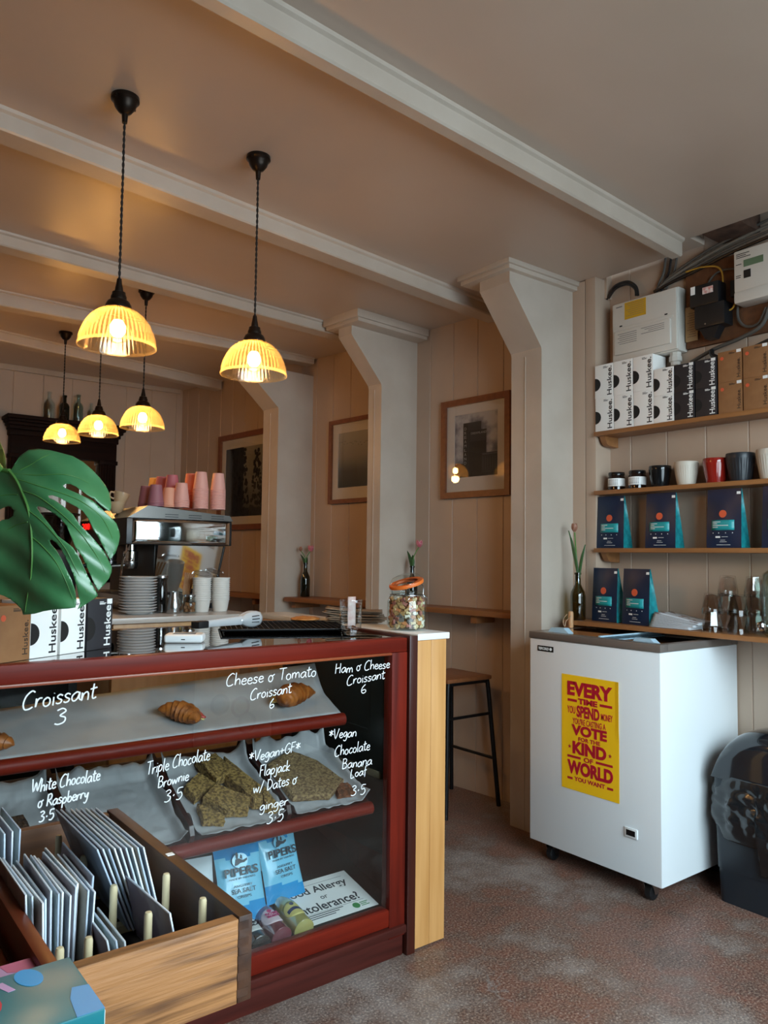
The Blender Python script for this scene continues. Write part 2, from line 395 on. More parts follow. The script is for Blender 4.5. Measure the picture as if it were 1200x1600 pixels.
# ------------------------------------------------------------------ ceiling, beams, pillars
c = MB()
def ceil_quad(x0, x1, y0, y1):
    n = max(1, int((y1-y0)/0.8)); 
    for i in range(n):
        a = y0+(y1-y0)*i/n; b = y0+(y1-y0)*(i+1)/n
        c.poly([(x0, a, zc(a)), (x1, a, zc(a)), (x1, b, zc(b)), (x0, b, zc(b)), (x0, a, zc(a)+.03), (x1, a, zc(a)+.03), (x1, b, zc(b)+.03), (x0, b, zc(b)+.03)],
               [(0, 1, 2, 3), (4, 5, 6, 7), (0, 1, 5, 4), (2, 3, 7, 6), (1, 2, 6, 5), (0, 3, 7, 4)])
ceil_quad(-2.7, 3.15, -0.72, 1.85); ceil_quad(-2.7, 3.27, 1.85, 2.6); ceil_quad(-2.7, 3.4, 2.6, 4.0); ceil_quad(-2.7, 3.3, 4.0, CY+0.15)
struct(c.build('ceiling', MT['ceil'], smooth=0))
v = MB(); v.box(2.9, 3.6, -0.72, 3.0, 2.97, 3.05); v.box(3.0, 3.04, -0.72, 1.85, 2.83, 2.97); v.box(3.0, 3.6, 2.62, 2.66, 2.81, 2.97)  # dark boards added over the gap to shut out leaking sky light
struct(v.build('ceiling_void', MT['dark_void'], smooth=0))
bk = MB(); bk.box(3.16, 3.33, 1.62, 1.80, 2.80, 2.90, 0.006); bk.box(3.16, 3.33, 1.25, 1.36, 2.82, 2.93, 0.006)
struct(bk.build('trim_10', MT['brick']))
def beam(name, A, B, xr, depth=0.105, hgt=None, xl=-2.62):
    """beam by its near lower edge through A and B; runs from xl to xr"""
    A = Vector(A); B = Vector(B); d = (B-A)/(B.x-A.x); P = A + d*(xl-A.x); Q = A + d*(xr-A.x)
    t0 = max(zc(P.y), zc(P.y+depth)) - P.z + .004; t1 = max(zc(Q.y), zc(Q.y+depth)) - Q.z + .004; nv = Vector((-d.y, 1, 0)).normalized()*depth
    m = MB(); z0 = Vector((0, 0, t0)); z1 = Vector((0, 0, t1))
    r = Vector((0, 0, 0.006)); e = nv.normalized()*0.006
    def ring(p, t):
        return [p+r, p+t, p+nv+t, p+nv+r, p+nv-e, p+e]
    a = ring(P, z0); b = ring(Q, z1)
    m.poly(a+b, [(i, (i+1) % 6, 6+(i+1) % 6, 6+i) for i in range(6)] + [tuple(range(6)), tuple(range(6, 12))])
    # bead under the ceiling on the near side
    for sgn, off in ((-1, Vector((0, 0, 0))), (1, nv)):
        q = nv.normalized()*0.014*sgn
        a = [P+off+z0, P+off+q+z0, P+off+q*0.8+z0-Vector((0, 0, .016)), P+off+z0-Vector((0, 0, .022))]
        b = [Q+off+z1, Q+off+q+z1, Q+off+q*0.8+z1-Vector((0, 0, .016)), Q+off+z1-Vector((0, 0, .022))]
        m.poly(a+b, [(0, 1, 5, 4), (1, 2, 6, 5), (2, 3, 7, 6), (0, 1, 2, 3), (4, 5, 6, 7)])
    return struct(m.build(name, MT['paint_white'], smooth=20))
beam('trim_1', (0.785, 1.706, 2.72), (3.148, 1.878, 2.72), 3.13, 0.055)
beam('trim_2', (0.487, 2.697, 2.725), (3.083, 3.036, 2.725), 3.2)
beam('trim_3', (0.9, 3.781, 2.735), (2.737, 3.961, 2.735), 3.14)
pB4 = at(491, 569, Y=4.815)
beam('trim_4', at(0, 477, Y=4.70), pB4, pB4.x)
beam('trim_5', (1.081, 5.683, 2.785), (2.147, 5.938, 2.785), 2.93)
def pillar(name, px_near, py, thick, ztop, reach, rot, cap=None, zb=2.42):
    n0 = Vector((2.968, 2.557, 0)); sl = math.tan(rot) if rot else 0.0
    d = ray(px_near, py); k = d.y/d.x; X = (2.968 + SL*2.557*(1 if rot else 0)) / (1 + (SL*k if rot else 0)); Y = k*X
    inn = Vector((1, SL if rot else 0, 0)).normalized(); al = Vector((-inn.y, inn.x, 0))
    m = Matrix((inn, al, Vector((0, 0, 1)))).transposed().to_4x4(); m.translation = Vector((X, Y, 0))
    b = MB(); dp = 0.40
    pr = [(0, 0), (dp, 0), (dp, ztop), (-reach, ztop), (-reach, ztop-0.055), (-0.004, zb), (0, zb-0.02)]
    b.prism([(x, 0, z) for x, z in pr], (0, thick, 0), m)
    # two-board joint: a shallow lighter strip on the long face
    b.box(-0.003, 0.02, thick*0.52, thick*0.52+0.004, 0, zb-0.03, 0, m)
    if cap:
        y0, y1, zt = cap
        b.box(-reach-0.035, 0.30, y0, y1, ztop-0.002, ztop+0.02, 0.003, m); b.box(-reach-0.05, 0.30, y0-0.012, y1+0.012, ztop+0.02, zt, 0.003, m)
    struct(b.build(name, MT['paint_white'], smooth=20)); return X, Y
P3 = pillar('trim_6', 846, 900, 0.205, 2.757, 0.235, 0, (-0.03, 0.31, 2.803))
P2 = pillar('trim_7', 595, 700, 0.12, 2.735, 0.25, SL, (-0.10, 0.20, 2.803))
P1 = pillar('trim_8', 434, 700, 0.19, 2.70, 0.27, SL, None)
# cornice board on the back wall and a skirting
zt = at(283, 604, Y=CY-0.02).z
cb = MB(); cb.poly([(-2.6, CY-.03, zt-.10), (2.86, CY-.03, zt-.07), (2.86, CY-.03, zt+.02), (-2.6, CY-.03, zt+.02), (-2.6, CY+.01, zt-.10), (2.86, CY+.01, zt-.07), (2.86, CY+.01, zt+.02), (-2.6, CY+.01, zt+.02)],
        [(0, 1, 2, 3), (4, 5, 6, 7), (0, 1, 5, 4), (3, 2, 6, 7), (1, 2, 6, 5), (0, 3, 7, 4)])
struct(cb.build('trim_9', MT['paint_white'], smooth=0))

# ================================================================== pendant lamps
def shade_mat(name, mixf, tcol, lcol, rough):
    m = bpy.data.materials.new(name); m.use_nodes = True; nt = m.node_tree; nt.nodes.clear()
    o = nt.nodes.new('ShaderNodeOutputMaterial'); t = nt.nodes.new('ShaderNodeBsdfTransparent'); tl = nt.nodes.new('ShaderNodeBsdfTranslucent')
    g = nt.nodes.new('ShaderNodeBsdfGlossy'); a = nt.nodes.new('ShaderNodeMixShader'); b = nt.nodes.new('ShaderNodeMixShader')
    t.inputs[0].default_value = tcol; tl.inputs[0].default_value = lcol; g.inputs['Roughness'].default_value = rough
    a.inputs[0].default_value = mixf; b.inputs[0].default_value = 0.06
    nt.links.new(t.outputs[0], a.inputs[1]); nt.links.new(tl.outputs[0], a.inputs[2])
    nt.links.new(a.outputs[0], b.inputs[1]); nt.links.new(g.outputs[0], b.inputs[2]); nt.links.new(b.outputs[0], o.inputs[0]); return m
MT['shade'] = shade_mat('shade_ridge_glass', 0.20, (0.97, 0.93, 0.84, 1), (1.0, 0.80, 0.46, 1), .1)
MT['shade2'] = shade_mat('shade_groove_glass', 0.03, (0.97, 0.92, 0.82, 1), (1.0, 0.80, 0.46, 1), .1)
MT['bulb'] = thin_glass('bulb_glass', (1.0, 0.93, 0.8, 1), 1.0)
MT['filament'] = emis('glowing_filament', '#ffc776', LAMP_BULB)
# built around the shade centre: rose height is passed in
def pendant(px, py, spx, spy, label):
    zz = zc(at(px, py, Z=2.8).y)
    for _ in range(3): r = at(px, py+2, Z=zz); zz = zc(r.y)
    cz = zat(r.x, r.y, spy); H = zz - cz
    t = thing('pendant_lamp', label, 'lamp', (r.x, r.y, cz), 0, 'ribbed glass pendant lamps')
    m = MB(); m.lathe([(0.0, H), (0.043, H), (0.044, H-.012), (0.040, H-.016), (0.036, H-.02), (0.032, H-.034), (0.020, H-.05), (0.010, H-.056), (0.008, H-.085), (0.0, H-.085)], 28)
    for a in (0.6, 3.7): m.box(0.040, 0.050, -0.004, 0.004, H-.02, H-.012, 0.001, Matrix.Rotation(a, 4, 'Z'))
    m.build('ceiling_rose', MT['bronze'], t)
    m = MB()
    for ph in (0, PI):
        n = int((H-.2)/0.006); m.tube([(0.0022*math.cos(ph+k*0.9), 0.0022*math.sin(ph+k*0.9), H-.08-(H-.08-.135)*k/n) for k in range(n+1)], 0.0024, 5)
    m.build('cord', MT['cord'], t)
    m = MB(); m.lathe([(0.0, .155), (0.007, .155), (0.009, .14), (0.012, .125), (0.013, .115), (0.020, .112), (0.021, .104), (0.024, .098), (0.0245, .088), (0.033, .082), (0.039, .070), (0.041, .062), (0.0415, .052), (0.0, .050)], 28)
    for a in (0.3, 2.4, 4.5): m.cyl((0.040*math.cos(a), 0.040*math.sin(a), .058), (0.049*math.cos(a), 0.049*math.sin(a), .058), 0.003, n=8)
    m.build('lamp_holder', MT['bronze'], t)
    prof = [(0.030, .060), (0.042, .0585), (0.060, .050), (0.080, .034), (0.096, .012), (0.107, -.012), (0.114, -.034), (0.1165, -.052), (0.1185, -.057), (0.1185, -.062), (0.116, -.063)]
    inn = [(r-.0035, z-.002) for r, z in prof[-4::-1]]
    N = 150
    m = MB(); m.lathe(prof + [(0.114, -.061)] + inn, N, rib=lambda k, r, z: 1.0 + (0.011 if k % 3 == 0 else -0.004) * (1 if 0.05 < r < 0.1155 and z > -.05 else 0), cap=False)
    m.mats = [MT['shade'], MT['shade2']]; m.bm.faces.ensure_lookup_table()
    for i, f in enumerate(m.bm.faces):
        c_ = f.calc_center_median(); k_ = int((math.atan2(c_.y, c_.x) % (2*PI))/(2*PI/N)); f.material_index = 1 if (k_ % 3 != 0 and -.052 < c_.z < .056) else 0
    m.build('lamp_shade', None, t, smooth=50)
    m = MB(); m.lathe([(0.0, -.048), (0.018, -.045), (0.033, -.034), (0.0405, -.016), (0.041, -.004), (0.036, .014), (0.024, .032), (0.016, .046), (0.0155, .058)], 28, cap=False); b = m.build('bulb', MT['bulb'], t)
    m = MB(); m.lathe([(0.0, -.030), (0.014, -.027), (0.023, -.014), (0.023, .006), (0.014, .022), (0.0, .026)], 16); m.build('filament', MT['filament'], b)
    l = bpy.data.lights.new('pendant_light', 'POINT'); l.energy = LAMP_W; l.color = (1.0, 0.55, 0.22); l.shadow_soft_size = 0.035
    lo = bpy.data.objects.new('pendant_light', l); COL.objects.link(lo); lo.parent = t; lo.location = (0, 0, -.075)
    return t
pendant(196, 150, 181, 512, 'largest ribbed glass pendant lamp, nearest on the left, above the big green leaf')
pendant(404, 243, 397, 560, 'ribbed glass pendant lamp nearest the pillars, hanging by itself right of the others')
pendant(229, 452, 221, 652, 'ribbed glass pendant lamp right of the dark mirror, third largest of the five')
pendant(160, 484, 151, 664, 'middle ribbed glass pendant lamp in front of the top of the dark mirror')
pendant(103, 517, 97, 676, 'smallest and farthest ribbed glass pendant lamp at the left end of its row')

# ================================================================== pictures, ledges, vases on the old wall
def picture(name, label, TL, TR, BL, fw, mw, art, ub=None):
    a = atwall(*TL, 0.025); b = atwall(*TR, 0.025) if not ub else None; c_ = atwall(*BL, 0.025)
    u0 = (a+c_)/2; wdt = (b-a).dot(-WU) if b else ub; zt_ = (a.z + (b.z if b else a.z))/2; zb_ = c_.z
    org = Vector((u0.x, u0.y, zb_)) - WN*0.02
    t = thing(name, label, 'picture', org); t.matrix_world = frame_m(org, -WU, (0, 0, 1)); h = zt_-zb_
    f = MB()
    for p in ([(0, 0), (wdt, 0), (wdt-fw, fw), (fw, fw)], [(wdt, 0), (wdt, h), (wdt-fw, h-fw), (wdt-fw, fw)], [(wdt, h), (0, h), (fw, h-fw), (wdt-fw, h-fw)], [(0, h), (0, 0), (fw, fw), (fw, h-fw)]):
        f.prism([(x, y, 0) for x, y in p], (0, 0, 0.026))
    f.build('frame', MT['frame_wood'], t, smooth=0)
    m = MB(); x0, x1, y0, y1 = fw-.003, wdt-fw+.003, fw-.003, h-fw+.003; l, r_, bt, tp = mw
    for q in ((x0, x0+l, y0, y1), (x1-r_, x1, y0, y1), (x0+l, x1-r_, y0, y0+bt), (x0+l, x1-r_, y1-tp, y1)): m.box(*q, 0.003, 0.008)
    m.build('mount', MT['mount'], t, smooth=0)
    art(t, x0+l, x1-r_, y0+bt, y1-tp)
    MB().box(x0, x1, y0, y1, 0.011, 0.013).build('glazing', MT['glass_pic'], t, smooth=0)
    return t
def cloud_mat(name, stops, sx, sy, scale=5.0, rise=1.0):
    """black and white sky: cloud noise plus a tone that changes with height"""
    m = bpy.data.materials.new(name); m.use_nodes = True; nt = m.node_tree; b = nt.nodes['Principled BSDF']; setin(b, Roughness=0.6)
    tc = nt.nodes.new('ShaderNodeTexCoord'); nz = nt.nodes.new('ShaderNodeTexNoise'); nz.inputs['Scale'].default_value = scale; nz.inputs['Detail'].default_value = 5
    sp = nt.nodes.new('ShaderNodeSeparateXYZ'); nt.links.new(tc.outputs['Generated'], sp.inputs[0]); nt.links.new(tc.outputs['Object'], nz.inputs['Vector'])
    ad = nt.nodes.new('ShaderNodeMath'); ad.operation = 'MULTIPLY_ADD'; ad.inputs[1].default_value = sx
    ml = nt.nodes.new('ShaderNodeMath'); ml.operation = 'MULTIPLY'; ml.inputs[1].default_value = sy
    nt.links.new(sp.outputs['Y'], ml.inputs[0]); nt.links.new(nz.outputs['Fac'], ad.inputs[0]); nt.links.new(ml.outputs[0], ad.inputs[2])
    rp = nt.nodes.new('ShaderNodeValToRGB')
    while len(rp.color_ramp.elements) < len(stops): rp.color_ramp.elements.new(0.5)
    for e, (p, q) in zip(rp.color_ramp.elements, stops): e.position = p; e.color = lin(q)
    nt.links.new(ad.outputs[0], rp.inputs[0]); nt.links.new(rp.outputs[0], b.inputs['Base Color']); return m
g_blk = pm('print_black', '#17171a', 0.6); g_dk = pm('print_dark_grey', '#2b2b2f', 0.6); g_md = pm('print_mid_grey', '#55555a', 0.6); g_lt = pm('print_light_grey', '#a9a8a8', 0.6)
def art_tower(t, x0, x1, y0, y1):
    w_, h_ = x1-x0, y1-y0
    def R(m, a, b, c_, d, e=0.0): p.mat(m).box(x0+a*w_, x0+b*w_, y0+c_*h_, y0+d*h_, 0.0036+e, 0.0038+e)
    p = MB(); p.mat(cloud_mat('print_stormy_sky', [(0.28, '#3a3a42'), (0.46, '#76757c'), (0.62, '#bdbabb')], 1.0, 0.05, 9)).box(x0, x1, y0, y1, 0.0034, 0.0036)
    R(g_blk, 0, 1, 0, 0.16); R(g_dk, 0.20, 0.62, 0.08, 0.86, .0001); R(g_blk, 0.20, 0.31, 0.05, 0.84, .0003); R(g_blk, 0.33, 0.74, 0.06, 0.73, .0003); R(g_dk, 0.36, 0.72, 0.55, 0.66, .0004)
    R(g_dk, 0.63, 1.0, 0.05, 0.36, .0004); R(g_md, 0.65, 1.0, 0.33, 0.345, .0005)
    for k in range(6): R(g_md, 0.66+k*.055, 0.665+k*.055, 0.1, 0.3, .0005)
    R(g_blk, 0, .25, 0, .22, .0004)
    p.mat(g_lt)
    for k, ch in enumerate('DREAMLAND'): put_text(p, ch, (x0+.225*w_, y0+(0.745-k*.068)*h_, 0.0042), (1, 0, 0), (0, 1, 0), .05*w_, .045*h_, depth=.0001)
    put_text(p, 'DREAMLAND', (x0+.38*w_, y0+.665*h_, 0.0042), (1, 0, 0), (0, 1, 0), .36*w_, .035*h_, depth=.0001)
    p.build('print', None, t, smooth=0)
def art_birds(t, x0, x1, y0, y1):
    w_, h_ = x1-x0, y1-y0; p = MB()
    p.mat(cloud_mat('print_misty_sky', [(0.05, '#22211d'), (0.3, '#45433b'), (0.55, '#8f897d'), (0.9, '#aaa496')], 0.06, 0.9, 3)).box(x0, x1, y0, y1, 0.0034, 0.0036)
    p.mat(g_blk); random.seed(3)
    for k in range(16):
        bx = x0+w_*(0.06+k*.055+random.uniform(-.02, .02)); by = y0+h_*(0.83-0.07*(k/16)+random.uniform(-.035, .035)); s = 0.010
        p.poly([(bx-s, by+s*.5, .0039), (bx, by, .0039), (bx+s, by+s*.6, .0039), (bx, by-s*.35, .0039)], [(0, 3, 1), (1, 3, 2)])
    p.build('print', None, t, smooth=0)
def art_trees(t, x0, x1, y0, y1):
    w_, h_ = x1-x0, y1-y0; p = MB()
    p.mat(cloud_mat('print_dull_sky', [(0.2, '#3a3934'), (0.5, '#74716a'), (0.8, '#a39e92')], 0.55, 0.5, 4)).box(x0, x1, y0, y1, 0.0034, 0.0036)
    p.mat(g_dk).box(x0, x0+w_*.30, y0, y1, .0036, .0037); random.seed(5)
    p.mat(g_dk); p.box(x0, x1, y0, y0+h_*.12, .0036, .00375)
    for cx, ww, hh in ((.30, .10, .97), (.16, .12, .99), (.52, .11, .93), (.66, .12, .8), (.80, .10, .52), (.93, .10, .42), (.74, .06, .3)):
        for k in range(110):
            a = random.random(); q = (random.random()-.5)*2*ww*(1.05-a*.75); s = random.uniform(.008, .024)*w_
            px_, py_ = x0+w_*min(.985, cx+q), y0+h_*(a*hh); p.mat(random.choice((g_blk, g_dk, g_dk)))
            n = 5; ph = random.random()*6; s = min(s, x1-px_, y1-py_-.001)
            p.poly([(px_+s*math.cos(ph+2*PI*i/n), py_+max(s*math.sin(ph+2*PI*i/n), y0-py_), .0039) for i in range(n)], [tuple(range(n))])
    p.build('print', None, t, smooth=0)
pic1 = picture('framed_picture', 'wood framed black and white photograph of a tower beside the white pillar', (690, 627), (797, 612), (689, 780), 0.037, (.065, .065, .09, .06), art_tower)
picture('framed_picture', 'narrow wood framed photograph of birds in a misty sky between two pillars', (515, 659), (593, 648), (512.5, 788), 0.03, (.062, .062, .085, .07), art_birds, ub=0.53)
picture('framed_picture', 'large wood framed photograph of dark trees on the far left of the boarded wall', (317, 688), (413, 672), (365, 828), 0.045, (.06, .07, .07, .08), art_trees, ub=1.14)
def ledge(label, y0, y1, dep_, z=1.062, brk=()):
    t = thing('wall_ledge', label, 'ledge', (wallx(y0), y0, z-.03)); t.matrix_world = frame_m((wallx(y0), y0, z-.03), WU, WN.cross(WU) if False else WN)
    # local x along the wall, y out of the wall, z down or up
    L = y1-y0; up = 1 if (t.matrix_world.to_3x3() @ Vector((0, 0, 1))).z > 0 else -1
    a, b = (0, .03*up) if up > 0 else (-.03, 0)
    MB().box(0, L, 0.002, dep_, min(a, b), max(a, b), .003).build('board', MT['oak_l'], t)
    for s in brk: MB().box(s, s+.045, 0.002, dep_*.85, min(-.045*up, 0), max(-.045*up, 0), .003).build('bracket', MT['oak_l'], t)
    return t
MT['oak_l'] = wood('ledge_oak', '#80522f', '#925f38', 'x', 0.45)
ledge('brown wooden ledge on the wall below the tower photograph', P3[1]+.22, P2[1]-.01, .19, 1.06, (.35,))
ledge('brown wooden ledge running below the birds photograph past the middle pillar', P2[1]+.14, P1[1]-.012, .26, 1.058, (.86,))
ledge('brown wooden ledge seen right of the espresso machine, farthest along the wall', P1[1]+.2, CY-.02, .19, 1.05, (.3,))
def tulip(base, sway, h, col, label, petals=True, hue_bud=False, leafs=2):
    t = thing('tulip', label, 'flower', base)
    top = Vector((sway[0], sway[1], h)); pts = smooth_path([(0, 0, -.06), (sway[0]*.1, sway[1]*.1, h*.3), (sway[0]*.5, sway[1]*.5, h*.7), top], 5)
    MB().tube(pts, 0.0032, 8).build('stem', MT['stem'], t)
    m = MB(); n = 6
    for k in range(n):
        a = 2*PI*k/n + .3; out = 0.016 if petals else 0.009; hh = 0.045 if petals else 0.035
        def fn(u, v, a=a, out=out, hh=hh):
            ww = 0.0125*math.sin(PI*min(1, .12+u*.86))*(1 if petals else .75); rr = out*math.sin(PI*min(u*.62+.05, .56)) + (0.006*u*u if petals else -.003*u*u)
            s = (v-.5)*2*ww; return top + Vector((math.cos(a)*rr - math.sin(a)*s, math.sin(a)*rr + math.cos(a)*s, u*hh - .004 - abs(v-.5)*.004))
        m.grid(fn, 7, 4)
    m.build('bloom', col, t, solid=0.0012)
    for k in range(leafs):
        a = 0.8 + k*2.6; L = h*(.75+.2*k)
        def fl(u, v, a=a, L=L):
            ww = 0.013*math.sin(PI*min(1, .1+.9*u))**.8; out = .008+.035*u*u*(1.0+.4*k); s = (v-.5)*2*ww
            return Vector((math.cos(a)*out - math.sin(a)*s, math.sin(a)*out + math.cos(a)*s, -.02+u*L))
        MB().grid(fl, 10, 4).build('leaf', MT['tulip_leaf'], t, solid=0.001)
    return t
MT['stem'] = pm('tulip_stem', '#4f7a34', .5); MT['tulip_leaf'] = pm('tulip_leaf', '#35592c', .45, col2='#2b4c26', scale=30)
MT['pink'] = pm('pink_petal', '#c25a6c', .5, col2='#d98b95', scale=60); MT['pinkbud'] = pm('dull_pink_bud', '#9a6a55', .5)
BOT = [(0.0, 0), (0.031, 0), (0.034, .006), (0.034, .12), (0.031, .14), (0.018, .168), (0.0135, .18), (0.0125, .225), (0.016, .227), (0.016, .237), (0.012, .238), (0.010, .236), (0.010, .2)]
def bottle_vase(x, y, z, h, mat, label, r=1.0):
    t = thing('bottle_vase', label, 'bottle', (x, y, z)); k = h/.238
    MB().lathe([(a*r*k, b*k) for a, b in BOT], 28, cap=False).build('bottle', mat, t); return t
p = at(477, 905, Y=P1[1]-.075)
bottle_vase(p.x, p.y, 1.0595, zat(p.x, p.y, 879)-1.06, MT['glass_dark'], 'dark green bottle of tulips on the ledge against the middle pillar')
ht = zat(p.x, p.y, 879)
tulip((p.x, p.y, ht), (.03, -.02, 0), .085, MT['pink'], 'open pink tulip in the dark bottle on the middle ledge')
tulip((p.x, p.y, ht), (-.03, .02, 0), .085, MT['pinkbud'], 'closed tulip bud in the dark bottle on the middle ledge', petals=False, leafs=1)
p = Vector((P2[0]+.08, P2[1]-.07, 0)); d_ = ray(646, 890); k_ = .0
p = at(644, 900, Y=P2[1]-.075)
ht = zat(p.x, p.y, 884)
bottle_vase(p.x, p.y, 1.0615, ht-1.0615, MT['glass_dark'], 'dark green bottle of a tulip behind the jar of dog biscuits')
tulip((p.x, p.y, ht), (.035, -.025, 0), .12, MT['pink'], 'open pink tulip rising behind the jar of dog biscuits', leafs=2)
# ================================================================== shelves on the right and what stands on them
SHX, SHW = 3.19, 3.335
ZS = {1: 1.992, 2: 1.695, 3: 1.408}
def shelf(label, z, y0, y1, x0, th=.021, brk=(), deep=.115):
    t = thing('wall_shelf', label, 'shelf', (x0, y1, z-th), 0)
    MB().box(0, SHW-x0-.001, y0-y1, 0, 0, th, .002).build('board', MT['oak'], t)
    for y in brk:
        m = MB(); a = SHW-x0-.001; m.prism([(a, y-y1, 0), (a-deep, y-y1, 0), (a-deep+.02, y-y1, -.035), (a-deep+.035, y-y1, -.045), (a, y-y1, -.05)], (0, -.03, 0)); m.build('bracket', MT['oak'], t)
    return t
shelf('topmost brown wooden shelf, carrying the stacked cup boxes', ZS[1], 0.9, 2.408, SHX, brk=(2.395, 1.2))
shelf('second brown wooden shelf from the top, carrying cups and jars', ZS[2], 0.9, 2.41, SHX)
shelf('third brown wooden shelf from the top, carrying a row of navy pouches', ZS[3], 0.9, 2.41, SHX, brk=(2.39, 1.2))
s4 = thing('wall_shelf', 'lowest and deepest brown wooden shelf, just above the white freezer', 'shelf', (3.06, 2.5, 1.031))
m = MB(); m.box(0, .275-.002, -1.6, -.09, 0, .021, .002); m.box(0, .15, -.09, 0, 0, .021, .002); m.build('board', MT['oak'], s4)
m = MB(); m.prism([(.15, -.03, 0), (.012, -.03, 0), (.012, -.03, -.03), (.05, -.03, -.05), (.15, -.03, -.05)], (0, .03, 0)); m.build('bracket', MT['oak'], s4)
Z4 = 1.0525
FR, UPV = Vector((0, -1, 0)), Vector((0, 0, 1))      # a face looking at -X: right is -Y
# ---- cup boxes: local x = right (-Y), y = depth into the shelf, z up; front face at y=0
def cup_box(w, h, dp, body, ink, hole='#120f0f', tag_=False, hole_side=0, plain=False, dot=False):
    t = thing('cup_box', 'x', 'box', (0, 0, 0)); t['category'] = 'box'
    MB().box(-w/2, w/2, 0, dp, 0, h, .0012).build('carton', body, t)
    m = MB().mat(ink); r, u = (1, 0, 0), (0, 0, 1)
    tx = w/2-.013-w*.16
    put_text(m, 'Huskee.', (w*.5-.008, -.0002, h*.06 if not plain else h*.1), (0, 0, 1), (-1, 0, 0), h*(.86 if not plain else .62), w*.25 if not plain else w*.15, bold=.008 if not plain else 0)
    for k, (ww, zz) in enumerate(((.16, .93), (.26, .905), (.22, .885))): m.box(-.04*w, -.04*w+ww*w, -.0006, 0, h*zz, h*zz+.0018)
    m.build('lettering', None, t, smooth=0)
    if not plain:
        r_ = w*.3; m = MB(); n = 18
        m.prism([(-w/2+.0006, -.0007, h*.42 - r_)] + [(-w/2+r_*1.05*math.cos(-PI/2+PI*k/n), -.0007, h*.42+r_*1.0*math.sin(-PI/2+PI*k/n)) for k in range(1, n)] + [(-w/2+.0006, -.0007, h*.42+r_)], (0, .0005, 0))
        m.build('thumb_hole_shade', MT['hole'], t, smooth=0)  # flat dark half disc, painted for the shade inside the hole
    else:
        m = MB(); m.lathe([(0, 0), (.008, 0), (.008, .0006), (0, .0006)], 18, Matrix.Translation((-w*.33, 0, h*.78)) @ Matrix.Rotation(PI/2, 4, 'X')); m.build('round_sticker', MT['ink_grey'] if dot else MT['orange'], t, smooth=0)
    if tag_: MB().box(w/2-.024, w/2-.004, -.0012, 0, h-.014, h-.001).build('price_sticker', MT['ink_white'], t, smooth=0)
    return t
MT['hole'] = pm('painted_hole_shade', '#161312', 0.8)
def put_box(proto, y, z, x=SHX+.008, rz=-PI/2, label='', group='cup boxes on the top shelf', first=False):
    loc = (x, y, z)
    if first: proto.location = loc; proto.rotation_euler = (0, 0, rz); proto['label'] = label; proto['group'] = group; return proto
    return dup(proto, loc, rz, label, group)
bw = cup_box(.1075, .168, .108, MT['card_white'], MT['ink'])
bs = cup_box(.1035, .128, .108, MT['card_white'], MT['ink'])
bk_ = cup_box(.099, .128, .105, MT['card_black'], MT['ink_white'], tag_=True)
bb = cup_box(.108, .136, .11, MT['card_brown'], MT['ink_brown'], plain=True, tag_=True)
ords = ['leftmost', 'second', 'third']
ysw = [2.349, 2.238, 2.127]
for k, y in enumerate(ysw):
    put_box(bw, y, ZS[1]+.0003, label='tall white cup box at the bottom of the %s stack on the top shelf' % ('leftmost' if k == 0 else ['', 'second', 'third'][k]), first=(k == 0))
for k, y in enumerate(ysw):
    put_box(bw, y+.002, ZS[1]+.1685, label='tall white cup box on top of the %s stack on the top shelf' % ('leftmost' if k == 0 else ['', 'second', 'third'][k]))
put_box(bs, 2.02, ZS[1]+.0003, label='short white cup box on the top shelf, bottom one beside the black boxes', first=True)
put_box(bs, 2.019, ZS[1]+.1286, label='short white cup box, top one beside the black boxes')
for k, y in enumerate((1.9155, 1.8105)):
    for j in (0, 1):
        put_box(bk_, y, ZS[1]+.0003+j*.1283, label='black cup box, %s one of the stack beside the %s boxes' % (('lower', 'upper')[j], ('short white', 'brown')[k]), first=(k == 0 and j == 0))
for k, y in enumerate((1.699, 1.585)):
    for j in (0, 1):
        put_box(bb, y, ZS[1]+.0003+j*.1363+k*0, label='brown cup box, %s one of the stack %s' % (('lower', 'upper')[j], ('beside the black boxes', 'at the right edge of the photo')[k]), first=(k == 0 and j == 0), x=SHX+.008-.004*k)
# ---- second shelf
def yat(px, z, x): return at(px, 760, X=x).y
XC = 3.262
def jar(px, label):
    y = yat(px, 0, XC); t = thing('preserve_jar', label, 'jar', (XC, y, ZS[2]+.0003), 0, 'dark jars on the second shelf')
    MB().lathe([(0, 0), (.038, 0), (.0415, .004), (.0415, .066), (.037, .073), (.037, .075), (0, .075)], 28).build('jar', MT['jam'], t)
    MB().lathe([(.0418, .02), (.0422, .021), (.0422, .058), (.0418, .059)], 28, cap=False).build('label_band', MT['ink_white'], t)
    m = MB().mat(MT['ink_grey'])
    for z in (.05, .044, .037, .031, .026):
        for k in range(7):
            a = PI + .05 - .55 + k*.2; m.box(-.0001, .0004, -.0032, .0032, z, z+.0022, 0, Matrix.Rotation(a, 4, 'Z') @ Matrix.Translation((.0423, 0, 0)))
    m.build('small_print', None, t, smooth=0)
    MB().lathe([(0, .0751), (.0385, .0751), (.0400, .077), (.0400, .088), (.0385, .0905), (0, .0905)], 28).build('lid', MT['black_gloss'], t)
MT['jam'] = pm('dark_preserve', '#1b0f0b', .1)
jar(963.5, 'leftmost dark jar with a white label band and black lid on the second shelf')
jar(996, 'dark jar with a white label band beside the small shiny black cup')
